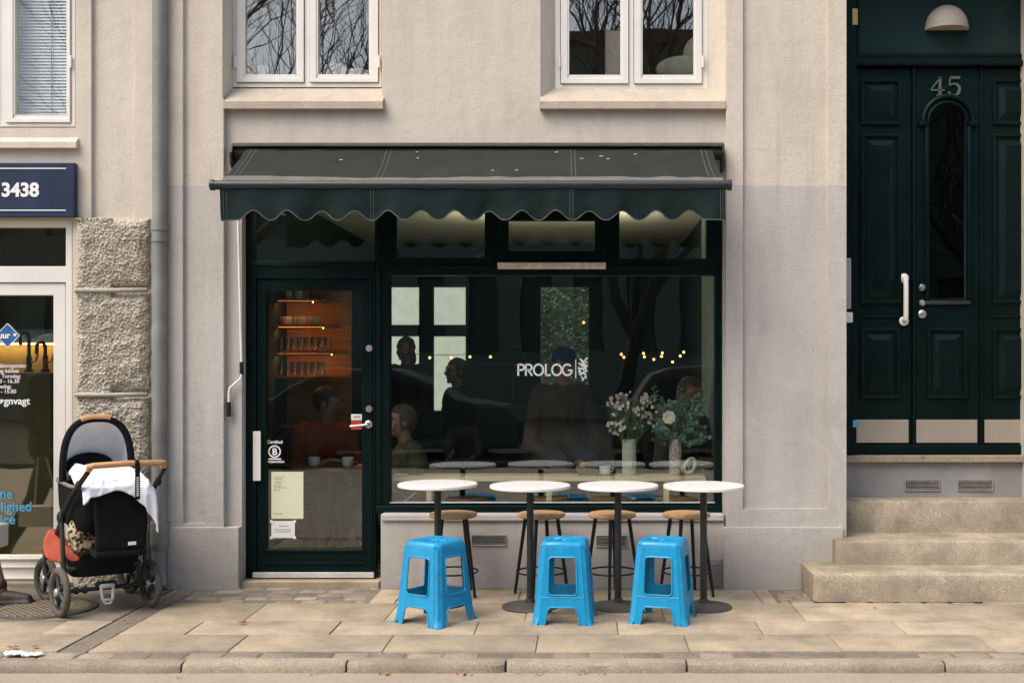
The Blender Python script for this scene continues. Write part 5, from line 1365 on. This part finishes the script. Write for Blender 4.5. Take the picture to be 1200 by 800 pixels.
    mb.box(-.10, .195, -.20, -.165, .40, .76, .015); mb.box(.165, .20, -.19, .12, .42, .74, .015); mb.box(-.09, .19, -.195, .1, .70, .765, .03)
    me = remesh(mb, .009, 6)
    for v in me.vertices: v.co = v.co + v.normal * (noise.noise(v.co * 9) * .010 + noise.noise(v.co * 25) * .003)
    place(me, 'foot_cover', BLACKF, t)
    mb = MB(); mb.box(.085, .13, -.209, -.204, .425, .445, .001); mb.build('care_tag', LINING, t)
    # basket with bags
    mb = MB()
    def bk(u, v):
        a = 2 * math.pi * u; c, s = math.cos(a), math.sin(a); e = .35; f = 1 - .12 * (1 - v)
        return (math.copysign(abs(c) ** e, c) * .215 * f, .26 + math.copysign(abs(s) ** e, s) * .31 * f, .225 + .13 * v - .025 * math.sin(a * 2) * v)
    mb.grid(bk, 48, 6); mb.prism([bk(i / 48, 0) for i in range(48)], (0, 0, .004)); mb.build('basket', BLACKF, t, True)
    mb = MB(); mb.box(-.10, .195, -.20, .02, .355, .40, .015); mb.build('basket_flap', BLACKF, t)
    yw = -.70; pw = [(60, 620), (55, 630), (53, 642), (56, 651), (64, 656), (78, 658), (96, 658), (96, 652), (86, 644), (76, 634), (66, 624)]
    c0 = Vector((X(64, yw), yw, Z(640, yw)))
    mb = MB(); mb.prism([(X(q, yw) - c0.x, -.03, Z(v, yw) - c0.z) for q, v in pw], (0, .07, 0))
    me = remesh(mb, .006, 10)
    for v in me.vertices: v.co += v.normal * (.006 + .003 * noise.noise(v.co * 14))
    o = place(me, 'cushion', ORANGE); o.location = c0; tag(o, 'coral cushion tucked into the side of the pram basket', 'cushion')
    mb = MB(); mb.ball((-.09, .12, .45), (.11, .09, .13), 20); mb.ball((-.14, .06, .50), (.07, .08, .09), 16); mb.box(-.18, .04, .0, .17, .37, .47, .03); mb.ball((.0, .05, .42), (.08, .06, .07), 14)
    o = remesh_obj(mb, 'bag', LEO, None, .009, 6); o.location = org; o.rotation_euler.z = th; tag(o, 'leopard print bag lying in the pram basket', 'bag')
    mb = MB(); mb.tube([(-.05, -.045, .36), (.0, -.05, .44), (.06, -.03, .52)], .026, 10, flat=.5)
    o = mb.build('fabric_strap', ORANGE, None, True); o.location = org; o.rotation_euler.z = th; tag(o, 'coral fabric strap lying across the leopard print bag', 'strap')
pram()
# ------------------------------------------------------------------ litter and leaves
def litter():
    rnd = random.Random(9)
    g = 'dry leaves along the gutter'
    def leafmesh(sz):
        mb = MB(); pts = []
        for k in range(14):
            a = 2 * math.pi * k / 14; rr = sz * (.55 + .45 * (k % 2)) * (1 + .25 * rnd.uniform(-1, 1))
            pts.append((rr * math.cos(a), .6 * rr * math.sin(a), sz * .35 * abs(math.sin(a * 1.5 + rnd.random())) + .004))
        c = mb.bm.verts.new((0, 0, .006)); vs = [mb.bm.verts.new(p) for p in pts]
        for i in range(14): mb.bm.faces.new((c, vs[i], vs[(i + 1) % 14]))
        mb.tube([(sz * .5, 0, .006), (sz * 1.3, 0, .012)], .0015, 4)
        return mb
    spots = [(455, 786, .045, -.066), (545, 785, .05, -.066), (555, 783, .035, -.066), (610, 785, .03, -.066), (634, 785.5, .04, -.066), (684, 785, .035, -.066), (706, 785, .03, -.066), (374, 785, .032, -.066), (262, 787, .02, -.066), (55, 788, .02, -.066), (210, 797, .03, -.066), (283, 731, .035, .003), (16, 760, .03, .003), (41, 759, .025, .003), (920, 785, .025, -.066), (958, 786, .022, -.066), (1122, 793, .02, -.066), (1025, 713, .02, .003), (147, 728, .025, .003)]
    for px, py, sz, z in spots:
        s = (py - CY) / (EYE - z); d = F / s; x = (px - CX) / s; y = d - D
        if z < 0: y = min(y, -2.03)
        o = leafmesh(sz).build('fallen_leaf', LEAF, fixn=False); o.location = (x, y, z + .003); o.rotation_euler.z = rnd.uniform(0, 6)
        tag(o, 'dry brown leaf lying in the gutter below the kerb' if z < 0 else 'dry brown leaf lying on the paving slabs', 'leaf', g if z < 0 else 'dry leaves on the paving')
    y = F / ((768 - CY) / EYE) - D; x = X(27, y); mb = MB()
    mb.ball((0, 0, .014), (.055, .035, .009), 14); mb.ball((.08, .005, .008), (.075, .03, .008), 14); mb.ball((.13, 0, .010), (.03, .025, .008), 12)
    me = remesh(mb, .004, 3)
    for v in me.vertices: v.co += v.normal * noise.noise(v.co * 45) * .011 + v.normal * noise.noise(v.co * 110) * .004
    o = place(me, 'crumpled_paper', PAPERW); o.location = (x - .05, y, .0); tag(o, 'crumpled white paper napkin dropped near the kerb', 'litter')
litter()
# ================================================================== PEOPLE
def V(*a): return Vector(a)
def person(label, loc, rz, seat=None, arms=None, yaw=0, pitch=0, top=(.1, .1, .09), legs=(.03, .03, .04), hair=(.03, .02, .015), cap=None, lean=0.0, stride=0.0, fine=.0075, long_hair=False, skin=SKIN, shoe=(.06, .035, .02), group=None):
    """figure facing -Y; seat = seat height or None for standing"""
    t = thing('person', label, 'person', loc, rz, group)
    h = (seat + .09) if seat is not None else .93
    pel = V(0, 0, h); sp = V(0, -lean * .35, h + .22); chs = V(0, -lean * .8, h + .40); nk = V(0, -lean, h + .54); hd = nk + V(0, -.015 - lean * .15, .145)
    body, topm, trs = MB(), MB(), MB()
    # trunk
    def lim(mb, pts, rs):
        for (a, b, x, y) in zip(pts, pts[1:], rs, rs[1:]): mb.capsule(a, x, b, y)
    for mb, gr in ((body, 0), (topm, .016)):
        for s in (-1, 1):
            lim(mb, [pel + V(s * .07, 0, 0), sp + V(s * .06, 0, 0), chs + V(s * .075, 0, .02), chs + V(s * .155, .005, .075)], [.105 + gr, .098 + gr, .10 + gr, .055 + gr])
        mb.capsule(sp, .10 + gr, chs, .11 + gr)
    lim(body, [chs + V(0, 0, .08), nk, hd + V(0, .01, -.06)], [.07, .052, .05])
    topm.capsule(chs + V(0, .005, .09), .075, nk + V(0, .008, -.02), .062)
    # legs
    if seat is not None: J = lambda s: [pel + V(s * .09, 0, -.01), V(s * .12, -.42, h - .02), V(s * .12, -.38, .09)]
    else: J = lambda s: [pel + V(s * .085, 0, -.02), V(s * .09, -.03 - s * stride * .5, .50), V(s * .09, -s * stride + .02, .09)]
    sh = MB()
    for s in (-1, 1):
        j = J(s); lim(body, j, [.085, .055, .04]); lim(trs, j[:2] + [j[2] + V(0, .02, .0)], [.105, .072, .050])
        f = j[2]; sh.capsule(f + V(0, .03, -.045), .043, f + V(0, -.06, -.048), .042); sh.capsule(f + V(0, -.06, -.048), .042, f + V(0, -.17, -.058), .032); sh.capsule(f + V(0, .02, -.03), .045, f + V(0, .005, .03), .046)
        sh.box(f.x - .045, f.x + .045, f.y - .205, f.y + .075, f.z - .09, f.z - .068, .008)
    for s in (-1, 1): trs.capsule(pel + V(s * .07, 0, .04), .118, pel + V(s * .08, 0, -.03), .115)
    # arms and hands
    arms = arms or {}
    for s in (-1, 1):
        S0 = chs + V(s * .185, .005, .06); E, W = arms.get(s, (V(s * .24, .03, h + .16), V(s * .22, -.12, h - .02)))
        E, W = Vector(E), Vector(W)
        lim(body, [S0, E, W], [.05, .04, .028]); lim(topm, [S0, E, W.lerp(E, .12)], [.066, .054, .042])
        d = (W - E).normalized(); up = V(0, 0, 1) if abs(d.z) < .85 else V(0, -1, 0); sd = d.cross(up).normalized() * s; n = sd.cross(d) * s
        if n.z > 0 and abs(d.z) < .85: n = -n
        P = W + d * .09
        body.capsule(W + d * .015, .026, W + d * .04, .030); body.capsule(W + d * .045 + sd * .018, .020, P + sd * .022, .017); body.capsule(W + d * .045 - sd * .018, .020, P - sd * .022, .017); body.capsule(W + d * .05, .02, P, .018)
        for k, (o, L) in enumerate(((.030, .066), (.011, .076), (-.009, .070), (-.028, .055))):
            a = P + sd * o; b = a + d * L * .5 + n * L * .12; c = b + d * L * .38 + n * L * .38
            body.capsule(a, .0110, b, .0105); body.capsule(b, .0105, c, .0092)
        a = W + d * .035 + sd * .03; b = a + d * .035 + sd * .028 + n * .012; c = b + d * .03 + sd * .004 + n * .012
        body.capsule(a, .013, b, .011); body.capsule(b, .011, c, .009)
    # head
    Hm = Matrix.Translation(hd) @ Matrix.Rotation(R(yaw), 4, 'Z') @ Matrix.Rotation(R(pitch), 4, 'X')
    hb = MB(); hb.ball((0, .008, .02), (.076, .096, .098), 24); hb.ball((0, -.022, -.05), (.056, .066, .062), 20)
    hb.capsule((0, -.088, .018), .010, (0, -.108, -.018), .014); hb.ball((.035, -.066, -.03), (.024, .022, .03), 12); hb.ball((-.035, -.066, -.03), (.024, .022, .03), 12)
    hb.ball((0, -.082, -.056), (.026, .014, .010), 12); hb.ball((0, -.075, -.093), (.022, .018, .016), 12); hb.capsule((-.045, -.078, .036), .011, (.045, -.078, .036), .011)
    for s in (-1, 1): hb.ball((s * .078, .012, -.008), (.012, .02, .032), 12)
    me = hb.mesh('h'); body.add_mesh(me, Hm)
    place(biggest(remesh(body, fine, 2)), 'body', skin, t)
    place(remesh(topm, .011, 5), 'jacket', simple('garment', tuple(k * .55 for k in top), .9, 0, .2, 14, .35, 60, .2, bd=.01), t)  # garment colour cut, the dimness of the cafe put into the cloth
    place(remesh(trs, .012, 5), 'trousers', simple('trouser_cloth', legs, .9, 0, .15, 14, .3, 70, .2), t)
    split(place(remesh(sh, .008, 2), 'shoe', simple('shoe_leather', shoe, .6, 0, .3, 30, .2, 60), t))
    hm = MB(); hm.ball((0, .018, .03), (.086, .103, .102), 28)
    if long_hair: hm.ball((0, .06, -.09), (.08, .055, .12), 20)
    for v in hm.bm.verts:
        if v.co.y < -.035 and v.co.z < .06: v.co = V(0, .02, 0) + (v.co - V(0, .02, 0)) * .7
    
    bmesh.ops.subdivide_edges(hm.bm, edges=hm.bm.edges, cuts=1, use_grid_fill=True)
    for v in hm.bm.verts:
        q = v.co * 30 + Vector(loc) * 7; v.co += v.co.normalized() * (.008 * noise.noise(v.co * 22 + Vector(loc)) + .004 * noise.noise(Vector((q.x * 2.5, q.y * 2.5, q.z * .6))))
    m2 = hm.mesh('hair', True, 80); m2.transform(Hm); place(m2, 'hair', simple('hair', hair, .6, 0, .3, 40, .5, 90), t)
    em = MB()
    for s in (-1, 1): em.ball((s * .031, -.083, .014), (.012, .008, .007), 10)
    m2 = em.mesh('eyes', True); m2.transform(Hm); split(place(m2, 'eye', simple('dark_eye', (.03, .02, .015), .2), t))
    if cap:
        cm = MB(); cm.ball((0, .012, .055), (.090, .108, .088), 24)
        for v in cm.bm.verts:
            if v.co.z < .045: v.co.z = .045
        cm.ball((0, -.12, .05), (.06, .06, .008), 16)
        m2 = cm.mesh('cap', True); m2.transform(Hm); place(m2, 'cap', simple('cap_cloth', cap, .9), t)
    return t
def people():
    fl = .06
    def stool(x, y, h, lab):
        q = base('bar_stool', lab, 'stool', (x, y, fl)); MB().lathe([(0, h - .03), (.16, h - .03), (.165, h - .01), (.15, h), (0, h)], (x, y, fl), 24).build('seat', SHELFW, q, True)
        for k in range(4):
            a = R(45 + 90 * k); m = MB(); m.tube([(x + .1 * math.cos(a), y + .1 * math.sin(a), fl + h - .03), (x + .17 * math.cos(a), y + .17 * math.sin(a), fl)], .012, 8); m.build('leg', BLACKM, q, True)
    def seated(label, px, Y, seat, rz, sl, **k):
        x = X(px, Y); stool(x, Y, seat, sl); return person(label, (x, Y, fl), R(rz), seat=seat, **k)
    # left, olive jacket, profile to the left
    h = .40 + .09
    seated('person in an olive jacket at the counter by the left edge of the shop window', 494, .62, .26, -68, 'stool under the person in the olive jacket', top=(.13, .115, .05), hair=(.05, .035, .02), lean=.12,
           arms={-1: (V(-.25, -.14, .54), V(-.17, -.32, .66)), 1: (V(.25, -.10, .54), V(.16, -.32, .66))})
    seated('person in a blue cap and brown jacket at the counter below the window name', 655, 1.0, .68, 18, 'tall stool under the person in the blue cap', top=(.11, .065, .035), cap=(.010, .016, .10), hair=(.02, .015, .01), lean=.10, pitch=12,
           arms={-1: (V(-.27, -.10, .86), V(-.14, -.34, .76)), 1: (V(.27, -.12, .86), V(.10, -.36, .76))})
    seated('person in a grey knitted jumper behind the two flower vases', 788, .92, .46, 38, 'stool under the person in the grey jumper', top=(.20, .185, .15), hair=(.10, .06, .035), lean=.16, pitch=14, long_hair=True,
           arms={-1: (V(-.26, -.14, .68), V(-.08, -.34, .74)), 1: (V(.27, -.12, .68), V(.12, -.34, .74))})
    person('dark haired person standing in front of the pale back window', (X(476, 3.6), 3.6, fl), R(-30), top=(.05, .025, .02), hair=(.03, .015, .01), long_hair=True, fine=.011)
    seated('person in black sitting sideways before the back window, middle of the cafe', 536, 2.7, .62, -60, 'tall stool under the person in black', top=(.012, .012, .012), hair=(.01, .01, .01), fine=.011)
    seated('person in an orange jumper seated behind the cafe door', 377, 1.15, .38, 30, 'stool under the person in the orange jumper', top=(.42, .10, .025), hair=(.03, .02, .012), lean=.10, pitch=14, yaw=62, fine=.011,
           arms={-1: (V(-.26, -.14, .60), V(-.1, -.32, .70)), 1: (V(.26, -.12, .60), V(.12, -.32, .70))})
    # passer-by at the very left: only the toe of a boot reaches into the frame
    Y = -.66; s = S(Y); x = X(31, Y)
    person('person in brown lace up boots standing at the left edge beside the pram', (x - .55, Y, 0), R(90), top=(.08, .08, .09), legs=(.03, .035, .05), hair=(.06, .04, .02), stride=.36, shoe=(.032, .019, .011),
           arms={1: (V(.25, .02, 1.12), V(.24, -.14, .90))})
    t = thing('carrier_bag', 'white paper bag with black print at the left edge, held by the booted person', 'bag', (X(5, Y + .24) - .09, Y + .24, .335), R(0))
    MB().box(-.28, .09, -.06, .06, 0, .15, .012).build('bag_body', PAPERW, t)
    mb = MB(); mb.tube([(-.20, -.02, .145), (-.17, -.01, .50), (-.11, -.01, .50), (-.02, -.02, .145)], .005, 6); mb.build('bag_handle', PAPERW, t, True)
    mb = MB(); mb.box(-.2, .03, -.064, -.0605, .03, .05); mb.box(-.2, -.02, -.064, -.0605, .08, .1); mb.box(.045, .065, -.064, -.0605, .03, .11); mb.build('bag_print', BLACKF, t)
people()
# ================================================================== ACROSS THE STREET (seen in the glass)
def opposite():
    rnd = random.Random(21)
    def tree(x, y, h, lab, seed):
        rnd = random.Random(seed)
        t = base('bare_tree', lab, 'tree', (x, y, .03), 'bare trees across the street')
        tr, br = MB(), MB()
        def grow(p, d, L, r, lv):
            n = 4; pts = [p]; dd = d.copy()
            for i in range(n):
                dd = (dd + V(rnd.gauss(0, .16), rnd.gauss(0, .16), rnd.gauss(.04, .10))).normalized(); pts.append(pts[-1] + dd * L / n)
            rs = [r * (1 - .45 * i / n) for i in range(n + 1)]
            (tr if lv < 2 else br).tube(pts, rs, 8 if lv < 2 else 4, cap=False)
            if lv >= 5: return
            for k in range(5 if lv == 3 else 4):
                q = pts[rnd.randint(2, n)] if k else pts[-1]
                nd = (dd + V(rnd.uniform(-1, 1), rnd.uniform(-1, 1), rnd.uniform(-.25, .7)) * .85).normalized()
                grow(q, nd, L * rnd.uniform(.6, .82), r * (.52 if lv < 2 else .44), lv + 1)
        grow(V(x, y, 0), V(0, 0, 1), h * .36, .20, 0)
        tr.build('trunk', simple('bark', (.04, .036, .028), .9, 0, .3, 8, .5, 20), t, True); br.build('crown', simple('twig', (.085, .078, .06), .9), t)
    tree(-7.6, -13.5, 11, 'bare street tree across the road, mirrored in the upstairs windows at the left', 4)
    tree(.6, -14.5, 12, 'bare street tree across the road, mirrored in the upstairs window at the right', 8)
    tree(8.2, -14, 11, 'bare street tree across the road, farthest to the right', 15)
    t = base('apartment_building', 'brown brick building across the street, mirrored in the shop glass', 'building', (0, -24, 0))
    wins = [(x, z) for x in [k * 1.5 - 21 for k in range(29)] for z in (1.9, 5.2)]
    xs = [-24, 24, 3.2] + [x + o for x in [k * 1.5 - 21 for k in range(29)] for o in (-.42, .42)]; zs = [-.05, 1.9, 4.1, 5.2, 7.1, 7.4, 10.6]
    m = relief(xs, zs, lambda x, z: None if (z > 7.4 and x > 3.2) or any(abs(x - a) < .42 and b < z < b + (2.2 if b < 3 else 1.9) for a, b in wins) else 0.0, .3)
    for v in m.bm.verts: v.co = V(-v.co.x, -v.co.y - 24, v.co.z)
    m.build('wall', simple('brick', (.13, .15, .118), .9, 0, .25, 12, world=True), t)
    MB().box(-24, 24, -30, -24.31, -.05, 7.39).build('rear_block', EARTH, t); TR = simple('tile_roof', (.12, .06, .05), .8); MB().box(-24.3, -3.3, -30, -23.7, 7.41, 7.9, .05).build('roof', TR, t); MB().box(-3.2, 24.3, -30, -23.7, 10.62, 11.0, .05).build('roof', TR, t)
    FP = simple('far_pane', (.03, .04, .04), .5)
    for a, b in wins[16:44]: MB().box(a - .41, a + .41, -24.25, -24.2, b + .01, b + (2.19 if b < 3 else 1.89)).build('window', FP, t)
    # parked cars
    def car(cx, lab, paint, est):
        t = base('parked_car', lab, 'car', (cx, -10.8, -.05), 'cars parked across the street')
        roof = [(-1.75, .95), (-1.45, 1.38), (-1.2, 1.46), (.3, 1.46), (.6, 1.38)] if est else [(-1.65, .98), (-1.0, 1.40), (-.7, 1.46), (.15, 1.44), (.5, 1.34)]
        side = [(-2.1, .28), (-2.12, .62), (-2.0, .86)] + roof + [(1.15, .96), (1.95, .84), (2.12, .62), (2.1, .28)]
        M = Matrix.Translation((cx, -10.8, -.02)) @ XZ
        MB().add_mesh(shape([side], 1.7, .06, 3), M).build('body', paint, t, True)
        win = [(-1.6, .98), (-1.35, 1.33), (.28, 1.36), (.5, 1.3), (.95, .98)] if est else [(-1.35, 1.0), (-.9, 1.33), (.1, 1.36), (.4, 1.28), (.9, .98)]
        MB().add_mesh(shape([win], 1.74, .0), M).build('side_window', bpy.data.materials.get('car_glass') or simple('car_glass', (.02, .025, .025), .1), t)
        for sx in (-1.35, 1.3):
            for sy in (-.8, .8):
                W = Matrix.Translation((cx + sx, -10.8 + sy, .25)) @ Matrix.Rotation(R(90), 4, 'X'); w = MB().lathe([(0, -.1), (.30, -.1), (.32, -.08), (.32, .08), (.30, .1), (0, .1)], (0, 0, 0), 28, W).build('wheel', RUBBER, t, True)
                MB().lathe([(0, -.11), (.19, -.105), (.2, -.101), (.2, .101), (.19, .105), (0, .11)], (0, 0, 0), 24, W).build('rim', RIM, w, True)
    car(2.5, 'dark grey estate car parked across the street, mirrored in the shop window', simple('dark_car_paint', (.03, .032, .032), .65, 0), True)
    car(-3.3, 'dark green hatchback parked across the street, mirrored in the cafe door', simple('green_car_paint', (.012, .026, .02), .65, 0), False)
opposite()
# ================================================================== LIGHT, SKY, CAMERA
EL, AZ = R(56), R(228)
w = bpy.data.worlds.new('World'); scene.world = w; w.use_nodes = True
nt = w.node_tree; bg = nt.nodes['Background']; sk = nt.nodes.new('ShaderNodeTexSky'); sk.sky_type = 'NISHITA'
sk.sun_disc = False; sk.sun_elevation = EL; sk.sun_rotation = AZ; sk.air_density = 1.0; sk.dust_density = 3.0; sk.ozone_density = 1.0
nt.links.new(sk.outputs[0], bg.inputs[0]); bg.inputs[1].default_value = .145
sl = bpy.data.lights.new('sun', 'SUN'); sl.energy = 1.5; sl.angle = R(45); sl.color = (1, .94, .86)
so = link(bpy.data.objects.new('sun', sl)); dv = Vector((math.sin(AZ) * math.cos(EL), math.cos(AZ) * math.cos(EL), math.sin(EL)))
so.rotation_euler = (-dv).to_track_quat('-Z', 'Y').to_euler()
def lampl(name, loc, e, c, r):
    l = bpy.data.lights.new(name, 'POINT'); l.energy = e; l.color = c; l.shadow_soft_size = r; o = link(bpy.data.objects.new(name, l)); o.location = loc
for px, lab in ((579, 'added black bowl lamp brightening the cafe ceiling nearer the door'), (715, 'added black bowl lamp brightening the cafe ceiling nearer the right end')):
    x, y = X(px, 2.5), 2.5; t = base('ceiling_fill_lamp', lab, 'lamp', (x, y, 2.3), 'added lamps brightening the cafe ceiling')  # lamps added to brighten the cafe ceiling, tucked behind the mullions
    MB().lathe([(0, 2.40), (.06, 2.41), (.16, 2.50), (.155, 2.505), (.055, 2.425), (0, 2.42)], (x, y, 0), 28).build('lamp_shade', BLACKM, t, True)
    MB().tube([(x, y, 2.55), (x, y, 2.899)], .006, 8).build('cord', BLACKM, t)
    lampl('ceiling_fill_light', (x, y, 2.49), 6, (1, .90, .68), .03)
cam = bpy.data.cameras.new('camera'); co = link(bpy.data.objects.new('camera', cam)); scene.camera = co
co.location = (0, -D, EYE); co.rotation_euler = (R(90), 0, 0); cam.sensor_width = 36; cam.lens = F / 1200 * 36
cam.shift_x = -(CX - 600) / 1200; cam.shift_y = (CY - 400) / 1200; cam.clip_end = 2000; cam.clip_start = .05
vs = scene.view_settings; vs.view_transform = 'Standard'; vs.look = 'None'; vs.gamma = 1; vs.exposure = 1.0; vs.use_curve_mapping = False
for o in scene.objects:
    if 'worldparts' in o: del o['worldparts']
